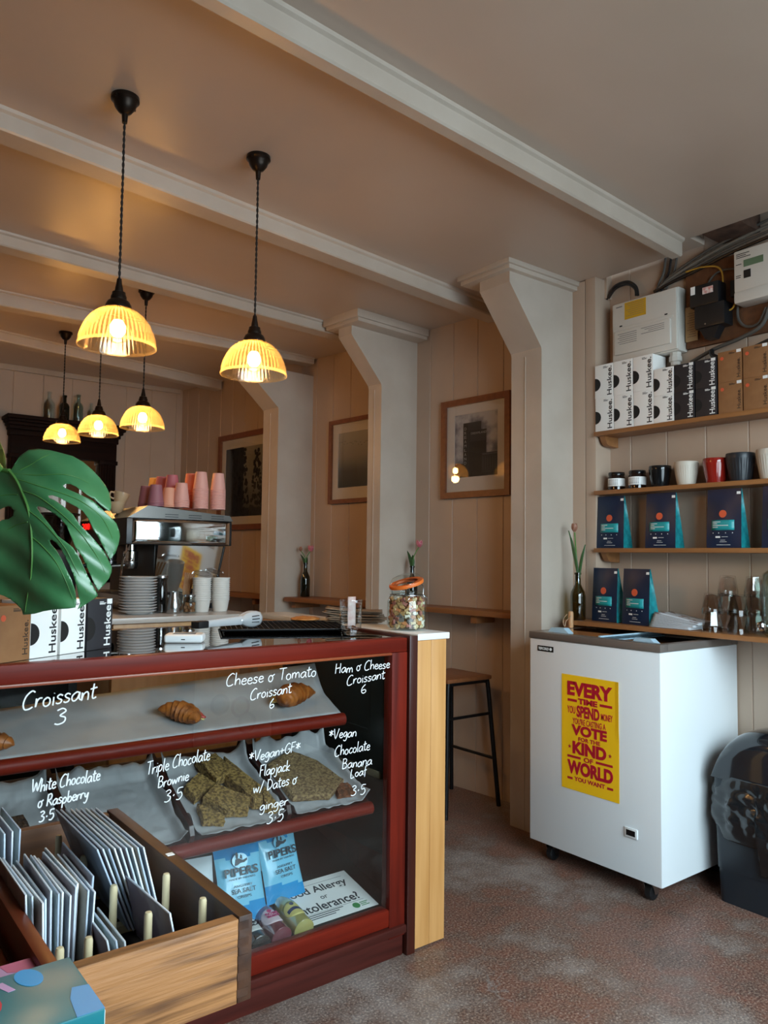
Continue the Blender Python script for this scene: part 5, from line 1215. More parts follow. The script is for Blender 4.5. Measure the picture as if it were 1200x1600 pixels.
# black wire rack with a biscuit on it
RW, RD, RZ = .46, .34, .014
rk = thing('wire_rack', 'black wire mesh cooling rack on the glass top of the case', 'rack', (1.225, 2.515, CZ+.0004), -.42); m = MB()
for k in range(25): m.tube([(RW*k/24, 0, RZ), (RW*k/24, RD, RZ)], .0013, 5)
for k in range(13): m.tube([(0, RD*k/12, RZ), (RW, RD*k/12, RZ)], .0013, 5)
m.tube([(0, 0, RZ), (RW, 0, RZ), (RW, RD, RZ), (0, RD, RZ)], .003, 6, closed=True)
m.build('mesh', MT['black_metal'], rk)
for x in (.01, RW-.01):
    m = MB(); m.tube([(x, .02, RZ), (x, .02, .003), (x, RD-.02, .003), (x, RD-.02, RZ)], .0022, 6); m.build('foot', MT['black_metal'], rk)
MB().box(.004, RW-.004, .004, RD-.004, RZ-.006, RZ-.0035).build('liner_sheet', pm('matt_black_sheet', '#0f0f10', .9, Specular_IOR_Level=.05), rk, smooth=0)
p = at(477, 967, Z=CZ+.022); m = MB()
m.lathe([(0, 0), (.052, 0), (.060, .004), (.058, .008), (.045, .013), (.02, .016), (0, .0165)], 44, rib=lambda k, r, z: 1+.03*nz(k*.9, z*200)); 
for v in m.bm.verts: v.co.z += .0016*nz(v.co.x*80, v.co.y*80) if v.co.z > .003 else 0
o = m.build('cookie', pm('golden_cookie', '#a8692f', .7, col2='#c58a4c', scale=60, bump=.4), None); p.z = CZ+.0168; o.location = p; tag(o, 'large golden brown cookie on the black wire rack', 'cookie')
# tongs resting on the rack
MT['tong'] = pm('satin_steel', '#e3e8ec', .38, .55)
ZTG = CZ+.047
A, B = at(322, 975, Z=ZTG), at(408, 966, Z=ZTG)
t = thing('serving_tongs', 'shiny steel serving tongs with slotted ends lying across the wire rack', 'tongs', A); d = B-A; L = d.length; u = d.normalized(); sd = Vector((-u.y, u.x, 0)).normalized(); t.matrix_world = Matrix((u, sd, u.cross(sd))).transposed().to_4x4(); t.location = A
for s, dy in enumerate((0, .016)):
    m = MB(); m.tube([(L*.62*k/8, dy, -.002*s) for k in range(9)], [.0105+.0006*k for k in range(9)], 14, flat=(0, 1, 0))
    def head(a, b, dy=dy, s=s):
        x = L*(.60+.40*a); ww = .009+.020*math.sin(min(1, a*1.6)*PI/2)*(1-.30*max(0, a-.75)/.25); return Vector((x, dy+(.004-.010*math.sin(PI*b))*(1 if s else 1), (b-.5)*2*ww))
    m.grid(head, 14, 10); m.build('arm', MT['tong'], t, solid=.0012)
    m = MB().mat(MT['black_satin'])
    for q in (-.010, 0, .010): m.tube([(L*.80, dy-.0045-.002*(q == 0), q), (L*.94, dy-.0045-.002*(q == 0), q*1.15)], .0019, 6)
    m.build('slot', None, t)
m = MB(); m.box(-.045, .004, -.010, .026, -.013, .011, .004); m.build('grip', MT['black_satin'], t)
# tumbler with a folded receipt
p = ontop(548, 993, CZ); t = thing('glass_tumbler', 'heavy square based glass tumbler holding a folded receipt and coins', 'glass', p)
hz = zat(p.x, p.y, 937)-CZ; f4 = lambda k, r, z: 1+.07*math.cos(4*2*PI*k/40)**2*(1 if z < .09 else .3)
MB().lathe([(0, 0), (.030, 0), (.033, .003), (.036, .02), (.0405, hz), (.0385, hz), (.034, .026), (.02, .02), (0, .018)], 40, rib=f4, cap=False).build('tumbler', MT['glass_thick'], t, smooth=30)
rp = thing('receipt', 'folded pinkish receipt standing in the heavy glass tumbler', 'paper', p+Vector((0, 0, .024)), .4)
MB().grid(lambda a, b: Vector(((a-.5)*.042, .006*math.sin(a*5), b*.112-.0)), 8, 4).build('sheet', pm('pinkish_receipt', '#b9968e', .6, col2='#c9bcb6', scale=40), rp, solid=.0012)
for k in range(5):
    m = MB(); m.lathe([(0, 0), (.0095, 0), (.0095, .0018), (0, .0018)], 16); o = m.build('coin', MT['steel'] if k % 2 else pm('copper_coin%d' % k, '#9b6a44', .3, 1.0), None); o.location = p + Vector((.012*math.cos(k*1.3), .012*math.sin(k*1.3), .0205+.002*k)); o.rotation_euler = (.15*k, .1, 0); tag(o, 'small coin at the bottom of the heavy glass tumbler', 'coin', 'coins in the tumbler')
# brown paper bags in a loose pile
bag_m = pm('brown_paper', '#8a7561', .8, col2='#7b6653', scale=10, bump=.2); random.seed(9)
b0 = None
for k in range(9):
    z = CZ+.001+.0062*k if True else 0
    def bg(u, v, k=k): return Vector(((u-.5)*.23, (v-.5)*.13, .0025+.0012*nz(u*5+k, v*5) + (.006*(1-u)**3)*(k % 3)))
    loc = Vector((1.735+random.uniform(-.02, .02)-.012*(k % 2), 2.60+random.uniform(-.015, .015), 1.0832+.0062*k)) if False else Vector((1.865+random.uniform(-.012, .012)-.012*(k % 2), 2.60+random.uniform(-.02, .02), 1.0856+.0052*k))
    m = MB(); m.grid(bg, 14, 6); o = m.build('paper_bag', bag_m, None, solid=.0036); o.location = loc; o.rotation_euler = (0, 0, random.uniform(-.10, .10)-.70)
    tag(o, 'flat brown paper bag in the pile behind the heavy glass tumbler' if k < 8 else 'topmost brown paper bag of the pile behind the heavy glass tumbler', 'paper bag', 'pile of brown paper bags')
# clip top jar of dog biscuits
p = at(629, 983, Z=1.0825); hz = zat(p.x, p.y, 925)-1.0825; R_ = .073
p = Vector((1.836, p.y-.02, 1.0825+.0004)); cjar = thing('clip_top_jar', 'clip top glass jar full of coloured dog biscuits with its lid tipped open', 'jar', p)
MB().lathe([(0, 0), (R_-.008, 0), (R_, .008), (R_, hz*.74), (R_*.93, hz*.84), (R_*.80, hz*.88), (R_*.79, hz), (R_*.84, hz*1.005), (R_*.84, hz*1.03), (R_*.74, hz*1.03), (R_*.74, hz*.88), (R_*.9, hz*.82), (R_-.0035, hz*.72), (R_-.0035, .01), (0, .006)], 44, cap=False).build('jar', MT['glass'], cjar)
lidm = Matrix.Translation((-.004, .0, hz+.036)) @ Matrix.Rotation(.0, 4, 'Z') @ Matrix.Rotation(-.30, 4, 'Y')
lo_ = MB(); lo_.lathe([(0, .030), (.03, .029), (.05, .022), (.060, .008), (.062, 0), (.058, -.002), (.05, .004), (.03, .010), (0, .011)], 36, lidm, cap=False); ld = lo_.build('lid', MT['glass'], cjar)
m = MB(); m.lathe([(.045, -.010), (.0645, -.010), (.066, -.004), (.0645, .002), (.045, .002)], 36, lidm, cap=False); m.build('seal', pm('orange_rubber', '#d96a22', .5), ld)
m = MB(); rr = R_*.86
m.tube([(rr*math.cos(2*PI*k/30), rr*math.sin(2*PI*k/30), hz*.93) for k in range(30)], .0016, 6, closed=True)
for a in (-2.3, .2+PI/2, -.6):
    c_, s_ = math.cos(a), math.sin(a); q = lambda r, t_, z: (r*c_-t_*s_, r*s_+t_*c_, z)
    m.tube(smooth_path([q(rr, -.012, hz*.93), q(rr+.010, -.012, hz*.86), q(rr+.012, 0, hz*.78), q(rr+.010, .012, hz*.86), q(rr, .012, hz*.93), q(rr, .010, hz+.02), q(rr-.01, 0, hz+.03)], 5), .0016, 6)
m.build('wire_clip', MT['steel'], cjar)
random.seed(21); bcol = [pm('biscuit_'+n, c, .75, col2=c2, scale=60) for n, c, c2 in (('tan', '#b08a5c', '#a27c50'), ('cream', '#cdb892', '#c4ac82'), ('pink', '#a8695c', '#9b5e53'), ('grey', '#68625e', '#5e5854'), ('orange', '#b5764a', '#a86a40'), ('white', '#d8d0c2', '#cfc6b6'))]
def biscuit(kind, mt):
    m = MB()
    if kind == 0: pl = [(.013*math.cos(2*PI*k/14), .0085*math.sin(2*PI*k/14)) for k in range(14)]
    elif kind == 1: pl = [(-.012, -.004), (-.009, -.009), (-.005, -.005), (.005, -.005), (.009, -.009), (.012, -.004), (.010, 0), (.012, .004), (.009, .009), (.005, .005), (-.005, .005), (-.009, .009), (-.012, .004), (-.010, 0)]
    elif kind == 2: pl = [(-.009, -.009), (.009, -.009), (.0105, -.005), (.0105, .005), (.009, .009), (-.009, .009), (-.0105, .005), (-.0105, -.005)]
    else: pl = [(.0, -.011), (.007, -.004), (.011, .003), (.009, .009), (.004, .009), (0, .006), (-.004, .009), (-.009, .009), (-.011, .003), (-.007, -.004)]
    b2 = bmesh.new(); n = len(pl); ringz = [(-.004, .88), (-.002, 1), (.002, 1), (.004, .88)]
    V = [[b2.verts.new((x*s*.9, y*s*.9, z)) for x, y in pl] for z, s in ringz]
    for a, b in zip(V, V[1:]):
        for i in range(n): b2.faces.new((a[i], a[(i+1) % n], b[(i+1) % n], b[i]))
    b2.faces.new(V[0][::-1]); b2.faces.new(V[-1]); m.addbm(b2); return m.build('dog_biscuit', mt, None, smooth=40)
protos = {}
shape_n = ['oval', 'bone shaped', 'square', 'heart shaped']; col_n = ['tan', 'cream', 'pink', 'grey', 'orange', 'white']
lev = int(hz*.82/.0118)
for li in range(lev):
    for ring, cnt in ((R_-.013, 15), (R_-.040, 8)):
        for q in range(cnt):
            if ring < R_-.03 and li < lev-2: continue
            kk = random.randrange(4); ci = random.choices(range(6), (5, 4, 4, 2, 3, 2))[0]; key = (kk, ci)
            a = 2*PI*(q+.5*(li % 2))/cnt + random.uniform(-.1, .1); loc = p + Vector((ring*math.cos(a), ring*math.sin(a), .016+li*.0118+random.uniform(-.002, .002)))
            if key not in protos: ob = protos[key] = biscuit(kk, bcol[ci])
            else: ob = protos[key].copy(); COL.objects.link(ob)
            ob.location = loc; ob.rotation_euler = (PI/2+random.uniform(-.5, .5), random.uniform(-.7, .7), a+PI/2+random.uniform(-.3, .3))
            tag(ob, '%s %s dog biscuit among the biscuits in the clip top jar' % (col_n[ci], shape_n[kk]), 'dog biscuit', 'dog biscuits in the jar')

# ================================================================== espresso machine and what stands around it
Y0 = 3.74; X0 = at(199, 830, Y=Y0).x; X1 = at(364, 830, Y=Y0).x; ZB = 1.0705
z1, z2 = zat(X0, Y0, 850)-ZB, zat(X0, Y0, 808)-ZB; z3 = zat(X0, Y0, 792)-ZB; MW = X1-X0; ML = .78
em = thing('espresso_machine', 'black and mirror steel espresso machine with paper cups stacked on top', 'espresso machine', (X0, Y0, ZB))
m = MB(); m.box(.0, MW, .012, ML, z1, z2, .006); m.build('upper_housing', MT['black_satin'], em)
m = MB(); m.grid(lambda u, v: Vector((.028+(MW-.045)*u, .010-.012*math.sin(PI*u)-.004*math.sin(PI*v), z1+.004+(z2-z1-.008)*v)), 20, 8); m.build('side_panel', MT['chrome'], em, solid=.002)
m = MB(); m.prism([(0, .0, z2), (MW, .0, z2), (MW-.02, .0, z2+.028), (.10, .0, z3+.012), (.05, .0, z2+.03)], (0, ML, 0)); m.build('cup_tray', pm('dark_steel', '#6d6b68', .3, .9), em)
m = MB().mat(MT['black_satin'])
for r_ in (.008, .020): 
    for s in (.18, .30, .42): m.box(s*MW/.54, s*MW/.54+.07, -.0015, .002, z2+r_, z2+r_+.004, .0)
m.build('vent_slot', None, em, smooth=0)
m = MB(); m.box(.17, MW-.03, .08, ML-.03, .06, z1, .004); m.build('lower_body', MT['black_satin'], em)
nn = Vector((.062, -.985, -.150)).normalized(); rr_ = Vector((1, .063, 0)).normalized(); uu_ = nn.cross(rr_)
pm_ = frame_m((MW*.30, .035, z1-.002), rr_, -uu_ if uu_.z < 0 else uu_)
upz = (pm_.to_3x3() @ Vector((0, 1, 0)))
m = MB(); m.prism([(0, 0, 0), (MW*.66, 0, 0), (MW*.60, -(z1-.085), 0), (0, -(z1-.085), 0)], (0, 0, .002), pm_); m.build('mirror_panel', MT['chrome'], em, smooth=0)
m = MB(); m.cyl(pm_ @ Vector((MW*.665, .0, .0)), pm_ @ Vector((MW*.605, -(z1-.08), .0)), .007); m.build('edge_tube', MT['black_satin'], em)
m = MB(); m.box(.01, MW-.04, .04, ML-.02, .025, .075, .006); m.build('drip_tray', MT['steel'], em)
for x in (.05, MW-.08):
    for y in (.07, ML-.07): m = MB(); m.cyl((x, y, 0), (x, y, .03), .018); m.build('foot', MT['black_satin'], em)
for y in (.18, .50):
    m = MB(); m.lathe([(0, 0), (.034, 0), (.036, .02), (.036, .05), (.026, .055), (.026, .09), (0, .09)], 24, Matrix.Translation((.085, y, z1-.085))); g = m.build('group_head', MT['chrome'], em)
    m = MB(); m.lathe([(0, -.035), (.03, -.035), (.036, -.02), (.036, 0), (0, 0)], 24, Matrix.Translation((.085, y, z1-.087))); m.tube([(.06, y, z1-.105), (-.02, y-.01, z1-.11)], .010); m.build('portafilter', MT['steel'], g)
    m = MB(); m.tube([(-.02, y-.01, z1-.11), (-.05, y-.013, z1-.112), (-.12, y-.02, z1-.118)], [.011, .014, .012], 12); m.build('portafilter_handle', MT['black_satin'], g)
m = MB(); m.tube(smooth_path([(.03, .05, z1+.01), (.01, .03, z1-.03), (-.01, .03, z1-.10), (-.015, .03, z1-.21)], 6), .005, 8); m.build('steam_wand', MT['chrome'], em)
pd = at(135, 823, X=X0-.002) - Vector((X0, Y0, ZB)); m = MB(); put_text(m, '200', pd + Vector((0, .075, -.017)), (0, -1, 0), (0, 0, 1), .13, .034); m.build('display_digits', emis('red_digits', '#ff1a12', 3.0), em, smooth=0)
def cup_proto(mt, nm='paper_cup'):
    t = thing(nm, 'x', 'cup', (0, 0, 0))
    MB().lathe([(.0275, .093), (.0285, .0925), (.0398, .004), (.0385, .004), (.0270, .089), (0, .0885)], 28, cap=False).build('cup_wall', mt, t)
    m = MB(); m.lathe([(.0395, .006), (.0418, .005), (.0418, .001), (.0395, 0)], 28, cap=False); m.build('rolled_rim', mt, t); return t
tones = {n: cup_proto(pm('paper_cup_'+n.replace(' ', '_'), c, .55)) for n, c in (('pale pink', '#d9a196'), ('mauve', '#94606c'), ('coral', '#c9705c'), ('peach', '#d79a80'), ('sand', '#c99a58'), ('dusky pink', '#a8606a'))}
usedt = {k: False for k in tones}
def cup_stack(px, tone, top, y, n_extra, where):
    x = at(px, 790, Y=Y0+y).x; zt_ = zat(x, Y0+y, top); zb_ = ZB + z3 + .0127
    n = max(1, min(14, int(round((zt_-zb_-.093)/.0085))+1))
    for k in range(n):
        loc = (x, Y0+y, zb_+.0085*k); lb = '%s paper cup in %s' % (tone, where)
        if n > 1: lb = ('topmost ' if k == n-1 else '') + lb
        pr = tones[tone]
        if not usedt[tone]: usedt[tone] = True; pr.location = loc; pr['label'] = lb; pr['group'] = 'upturned paper cups: '+where
        else: dup(pr, loc, 0, lb, 'upturned paper cups: '+where)
cup_stack(340, 'pale pink', 740, .07, 0, 'the rightmost tall stack on the espresso machine')
cup_stack(313, 'pale pink', 738, .07, 0, 'the second tall stack from the right')
cup_stack(283, 'pale pink', 756, .05, 0, 'the short front stack on the espresso machine')
cup_stack(298, 'coral', 741, .19, 0, 'the stack left of the two tall pink ones')
cup_stack(268, 'dusky pink', 742, .17, 0, 'the middle back stack on the espresso machine')
cup_stack(264, 'peach', 762, .085, 0, 'the short stack beside the short pale pink one')
cup_stack(252, 'dusky pink', 744, .30, 0, 'the left back stack on the espresso machine')
cup_stack(243, 'mauve', 757, .06, 0, 'the left front stack on the espresso machine')
cup_stack(228, 'mauve', 759, .17, 0, 'the leftmost stack on the espresso machine')
cup_stack(241, 'sand', 747, .40, 0, 'the farthest stack on the espresso machine')
# two cream coffee cups at the left end of the machine top
p = at(190, 790, Y=Y0+.28)
for k, (px, py) in enumerate(((186, 801), (192, 784))):
    t = thing('coffee_cup', ('lower' if k == 0 else 'upper')+' cream coffee cup of the tipped pair left of the paper cups', 'cup', (X0+.045+.012*k, Y0+.30, ZB+z2+.031+.05*k)); t.rotation_euler = (0, .25 if k else .0, 0)
    MB().lathe([(0, .0), (.022, .0), (.030, .012), (.040, .045), (.042, .06), (.040, .06), (.036, .04), (.02, .008), (0, .006)], 28, cap=False).build('cup_body', pm('cream_glaze', '#b9a383', .3), t)
    m = MB(); m.tube(smooth_path([(-.036, 0, .05), (-.058, 0, .048), (-.058, 0, .025), (-.034, 0, .018)], 6), .0045, 8); m.build('handle', pm('cream_glaze2', '#b9a383', .3), t)
gr = thing('coffee_grinder', 'coffee grinder with a dark round hopper lid behind the big leaf', 'grinder', (X0-.05, Y0+1.0, ZB)); m = MB(); m.box(-.08, .08, -.1, .1, 0, .30, .02); m.build('body', MT['black_satin'], gr)
MB().lathe([(.05, .30), (.09, .40), (.092, .50), (.088, .5), (.047, .30)], 28, cap=False).build('hopper', thin_glass('smoky_hopper', (.35, .3, .26, 1)), gr); MB().lathe([(0, .500), (.11, .501), (.112, .512), (0, .518)], 28).build('hopper_lid', MT['black_satin'], gr)
# saucers
p = Vector((at(215, 958, Z=ZB).x, 3.56, ZB+.0003)); p.x = at(215, 950, Y=3.56).x; s0 = None
for k in range(13):
    if k == 0:
        s0 = MB().lathe([(0, .002), (.045, .0), (.05, .003), (.085, .016), (.0865, .0185), (.083, .019), (.05, .0065), (0, .005)], 44, cap=False).build('saucer', MT['porcelain'], None); ob = s0
    else: ob = s0.copy(); COL.objects.link(ob)
    ob.location = p + Vector((random.uniform(-.002, .002), random.uniform(-.002, .002), .0130*k)); tag(ob, 'white saucer in the tall stack in front of the espresso machine' if 0 < k < 12 else ('bottom' if k == 0 else 'top')+' white saucer of the tall stack in front of the espresso machine', 'saucer', 'stack of white saucers')
def sp(px, y=3.56): return Vector((at(px, 950, Y=y).x, y, ZB+.0004))
t = thing('milk_jug', 'rounded steel milk jug beside the stack of saucers', 'jug', sp(271.5, 3.52))
MB().lathe([(0, 0), (.030, 0), (.034, .006), (.034, .03), (.028, .065), (.020, .09), (.021, .103), (.019, .103), (.018, .09), (.026, .062), (.031, .03), (0, .006)], 32, cap=False).build('body', MT['steel'], t)
m = MB(); m.tube(smooth_path([(.021, .0, .095), (.045, .01, .085), (.045, .01, .05), (.033, 0, .03)], 5), .0035, 8); m.build('handle', MT['steel'], t)
t = thing('glass_carafe', 'dark reflective glass pot between the saucers and the milk jug', 'pot', sp(251, 3.60))
MB().lathe([(0, 0), (.032, 0), (.034, .006), (.030, .10), (.026, .15), (.030, .165), (.027, .165), (.024, .15), (.028, .1), (.03, .01), (0, .006)], 28, cap=False).build('body', thin_glass('smoky_glass', (.42, .42, .42, 1), 3.0), t)
MB().lathe([(0, .1655), (.031, .166), (.031, .176), (0, .182)], 24).build('lid', MT['steel'], t)
t = thing('sugar_jar', 'small clip top jar of brown sugar cubes in front of the white tubs', 'jar', sp(296, 3.50))
MB().lathe([(0, 0), (.030, 0), (.0325, .004), (.0325, .055), (.027, .064), (.027, .078), (.024, .078), (.024, .062), (.030, .052), (.030, .006), (0, .004)], 28, cap=False).build('jar', MT['glass'], t)
MB().lathe([(0, .0785), (.029, .079), (.029, .086), (.02, .09), (0, .09)], 28).build('lid', MT['steel'], t)
cube = None
for k in range(14):
    if cube is None: ob = cube = MB().box(-.007, .007, -.007, .007, -.007, .007, .001).build('sugar_cube', pm('brown_sugar', '#8a5f3b', .8, col2='#74492a', scale=200), None)
    else: ob = cube.copy(); COL.objects.link(ob)
    a = k*2.4; ob.location = t.location + Vector(((.019 if k % 7 else 0)*math.cos(a), (.019 if k % 7 else 0)*math.sin(a), .014+.0152*(k//6))); ob.rotation_euler = (0, 0, a); tag(ob, 'brown sugar cube inside the small clip top jar', 'sugar cube', 'sugar cubes in the small jar')
# stirrers in a glass
hg = sp(285, 3.64); t = thing('stirrer_glass', 'plain glass holding wooden stirrers behind the steel jug', 'glass', hg)
MB().lathe([(0, 0), (.033, 0), (.036, .10), (.034, .10), (.031, .006), (0, .005)], 28, cap=False).build('glass', MT['glass'], t)
for k in range(8):
    o = MB().box(-.0035, .0035, -.0012, .0012, 0, .185, .0008).build('wooden_stirrer', MT['stirrer'] if 'stirrer' in MT else MT.setdefault('stirrer', pm('pale_stirrer_wood', '#a87f55', .6, col2='#6f4a30', scale=3)), None)
    o.location = hg + Vector((-.012+.003*k, -.01+.003*(k % 3), .007)); o.rotation_euler = (.05*(k % 3)-.05, .13+.02*k, 0); tag(o, 'flat wooden stirrer leaning right in the plain glass', 'stirrer', 'wooden stirrers in the glass')
tubm = pm('white_paper_tub', '#d3d3cf', .5); tb0 = None
for px, top, lab in ((314.5, 901, 'left stack of white tubs in front of the mirror panel'), (344, 900, 'right stack of white tubs in front of the mirror panel')):
    b = sp(px, 3.56); n = int((zat(b.x, b.y, top)-b.z-.06)/.0105)+1
    for k in range(n):
        if tb0 is None: ob = tb0 = MB().lathe([(0, .003), (.033, .003), (.034, 0), (.043, .057), (.046, .058), (.046, .062), (.042, .061), (.033, .006), (0, .005)], 32, cap=False).build('paper_tub', tubm, None)
        else: ob = tb0.copy(); COL.objects.link(ob)
        ob.location = b + Vector((0, 0, .0105*k)); tag(ob, ('top tub of the ' if k == n-1 else 'white tub in the ')+lab, 'tub', lab)
lidp = thin_glass('frosted_lid', (.8, .8, .8, 1), 2.0, .2)
for k, px in enumerate((308, 328)):
    b = sp(px, 3.60); zl = zat(b.x, b.y, 893); o = MB().lathe([(.046, 0), (.048, .002), (.046, .006), (.040, .010), (.038, .006), (0, .006)], 32, cap=False).build('plastic_lid', lidp, None)
    o.location = (b.x, 3.555, zat(b.x, 3.555, 900)+.006+.011*k); o.rotation_euler = (.35, 0, .3*k); tag(o, ('left' if k == 0 else 'right')+' clear plastic lid lying on the stacks of white tubs', 'lid')

# ================================================================== dark overmantel mirror and old bottles on the back wall
MY = CY-.012
def mp(px, py, off=.10): return at(px, py, Y=MY-off)
a, b = mp(18, 662), mp(184, 684); xl, xr = a.x, b.x; zt_ = (mp(13, 648, .12).z + mp(196, 669, .12).z)/2
DW = wood('dark_carved_wood', '#24110b', '#170b07', 'x', .6, Specular_IOR_Level=.1)
om = thing('overmantel_mirror', 'big dark wooden overmantel mirror with a heavy cornice on the back wall', 'mirror', (xl, MY, 1.1)); wd = xr-xl; T = zt_-1.1
m = MB()
for k, (e, z, h, dp) in enumerate(((.055, T-.03, .03, .22), (.042, T-.05, .02, .19), (.03, T-.075, .025, .16), (.018, T-.105, .03, .13), (.010, T-.15, .045, .10))): m.box(-e, wd+e, -dp, 0, z, z+h, .004)
m.build('cornice', DW, om)
MB().box(0, wd, -.085, 0, T-.30, T-.15, .003).build('frieze', DW, om)
for x in (0, wd-.14):
    m = MB(); m.box(x, x+.14, -.08, 0, 0, T-.30, .004)
    for k in range(5): m.cyl((x+.022+.024*k, -.081, .03), (x+.022+.024*k, -.081, T-.33), .009, n=10)
    m.box(x-.008, x+.148, -.10, 0, T-.335, T-.30, .004); m.build('fluted_pilaster', DW, om)
MB().box(0, wd, -.08, 0, 0, .08, .003).build('bottom_rail', DW, om)
MB().box(.14, wd-.14, -.02, -.012, .08, T-.30).build('mirror_glass', pm('old_mirror', '#b9b4ae', .02, 1.0), om, smooth=0)
for px, top, mt, lab, r in ((76, 612, MT['glass'], 'clear old bottle, leftmost on top of the dark mirror', .045), (100, 618, MT['glass_dark'], 'dark brown old bottle on top of the dark mirror', .04), (122, 617, MT['glass_bottle'], 'pale green old bottle on top of the dark mirror, right of the brown one', .04), (142, 630, MT['glass'], 'short clear bottle half hidden behind the middle pendant lamp', .034)):
    x = at(px, 655, Y=MY-.09).x; z0 = zt_+.0006; h = zat(x, MY-.09, top)-z0; t = thing('old_bottle', lab, 'bottle', (x, MY-.09, z0))
    MB().lathe([(0, 0), (r*.94, 0), (r, .006), (r, h*.58), (r*.85, h*.66), (r*.40, h*.74), (r*.36, h*.92), (r*.46, h*.93), (r*.46, h), (r*.30, h), (r*.30, h*.75), (r*.9, h*.56), (r*.9, .01), (0, .01)], 24, cap=False).build('bottle', mt, t)

# ================================================================== monstera plant by the left end of the case
pl = thing('monstera_plant', 'monstera plant whose big split green leaf hangs in at the left', 'plant', (.06, 1.80, 0))
MB().lathe([(0, 0), (.10, 0), (.13, .24), (.138, .245), (.138, .26), (.122, .26), (.118, .23), (0, .225)], 32, cap=False).build('pot', pm('terracotta', '#8e563b', .7), pl)
PO = Vector((.06, 1.80, 0))
TL = 1.78
def lpt(zx, zy, bump=0.0):
    """leaf surface: the outline as seen from the door, bent in depth along the leaf"""
    px, py = zx/5, 690+zy/5
    ax, ay = 90+ (zy-235)*.12, zy                      # midrib runs down the leaf
    dx = (zx-ax)/500.0; dy = (zy-235)/1100.0
    t = TL*(1 + .045*dx*abs(dx) - .05*dx + .075*dy*dy - .10*dy)
    # corrugation between the side veins
    t *= 1 + .0022*math.sin((zy*.018 - zx*.012)*1.35) + bump
    return EYE + ray(px, py)*t - PO
OUT = [(80,235),(110,185),(160,110),(225,65),(300,58),(390,68),(480,90),(570,115),(650,160),(720,220),(780,285),(825,345),(855,410),(868,480),(866,525),(856,548),
 (800,508),(742,456),(690,424),(640,386),(590,350),(550,332),(510,330),(490,346),(508,362),(560,385),(640,420),(720,460),(765,498),(830,560),(872,598),(908,640),(930,700),(936,740),(925,800),(900,870),(860,922),
 (830,868),(800,810),(770,750),(730,690),(690,600),(650,545),(600,510),(540,480),(470,440),(410,418),(376,422),(386,442),(430,460),(500,510),(570,570),(622,648),(690,714),(760,794),(804,848),(842,918),(873,985),(870,1020),(850,1070),(810,1120),(768,1165),
 (745,1128),(705,1040),(645,900),(588,826),(562,760),(522,660),(470,600),(420,560),(350,518),(300,504),(286,515),(330,578),(390,652),(450,735),(520,788),(570,826),(622,908),(686,1050),(738,1150),(765,1200),(750,1216),(700,1250),(640,1290),(606,1310),
 (626,1262),(600,1130),(570,1030),(540,960),(510,900),(480,840),(440,790),(404,764),(386,774),(398,802),(440,850),(482,920),(520,1000),(560,1080),(588,1170),(597,1240),(590,1296),(520,1305),(430,1310),(340,1325),(270,1345),(225,1350),(182,1352),(170,1310),(130,1270),(80,1230),(30,1205),(0,1195),
 (-80,1190),(-170,1140),(-240,1060),(-190,960),(-120,860),(-60,760),(-20,640),(20,612),(70,605),(104,580),(110,540),(90,512),(60,504),(20,520),(-60,560),(-180,660),(-290,760),(-340,680),(-350,560),(-300,430),(-200,330),(-90,270),(0,240),(40,225)]
def in_poly(x, y, P):
    c = False; n = len(P)
    for i in range(n):
        (x1_, y1_), (x2_, y2_) = P[i], P[(i+1) % n]
        if (y1_ > y) != (y2_ > y) and x < (x2_-x1_)*(y-y1_)/(y2_-y1_)+x1_: c = not c
    return c
def leaf_mesh(OUTL, fn, step=15):
    V = [Vector(p_) for p_ in OUTL]; n = len(V); E = [(i, (i+1) % n) for i in range(n)]
    x0 = min(v.x for v in V); x1_ = max(v.x for v in V); y0 = min(v.y for v in V); y1_ = max(v.y for v in V); x = x0
    while x < x1_:
        y = y0
        while y < y1_:
            if in_poly(x, y, OUTL) and min((v-Vector((x, y))).length for v in V) > step*.45: V.append(Vector((x, y)))
            y += step
        x += step
    vs, es, fs, *_ = delaunay_2d_cdt(V, E, [list(range(n))], 1, 1e-4)
    m = MB(); m.poly([fn(v.x, v.y) for v in vs], [tuple(f) for f in fs]); return m
MT['leafgreen'] = pm('monstera_leaf', '#397045', .34, col2='#457c4d', scale=14, bump=.08, bscale=40, Coat_Weight=.45, Coat_Roughness=.3)
MT['vein'] = pm('leaf_midrib', '#4f7d3c', .45)
lf = leaf_mesh(OUT, lpt).build('leaf', MT['leafgreen'], pl, smooth=80, solid=.0014)
def vein(pts, r0, r1):
    P = smooth_path([lpt(a, b, -.0012) for a, b in pts], 5); n = len(P); m = MB(); m.tube(P, [r0+(r1-r0)*i/(n-1) for i in range(n)], 6); return m
vein([(75,232),(130,305),(180,415),(220,530),(243,690),(250,880),(240,1060),(215,1200),(195,1330)], .0042, .0010).build('midrib', MT['vein'], lf)
for pts in ([(95,250),(280,262),(480,255),(600,280),(700,330)], [(130,292),(300,345),(480,402),(640,470),(800,600),(880,760)], [(180,385),(290,425),(400,500),(520,600),(650,740),(760,900),(820,1020)], [(232,545),(320,615),(420,720),(520,850),(600,1010),(680,1180)], [(250,745),(330,815),(430,930),(510,1080),(570,1230)], [(135,415),(60,415),(-60,440),(-180,520)], [(215,628),(110,660),(-20,750),(-120,900)], [(160,220),(240,180),(320,130),(400,95)]):
    vein(pts, .0013, .0004).build('side_vein', MT['vein'], lf)
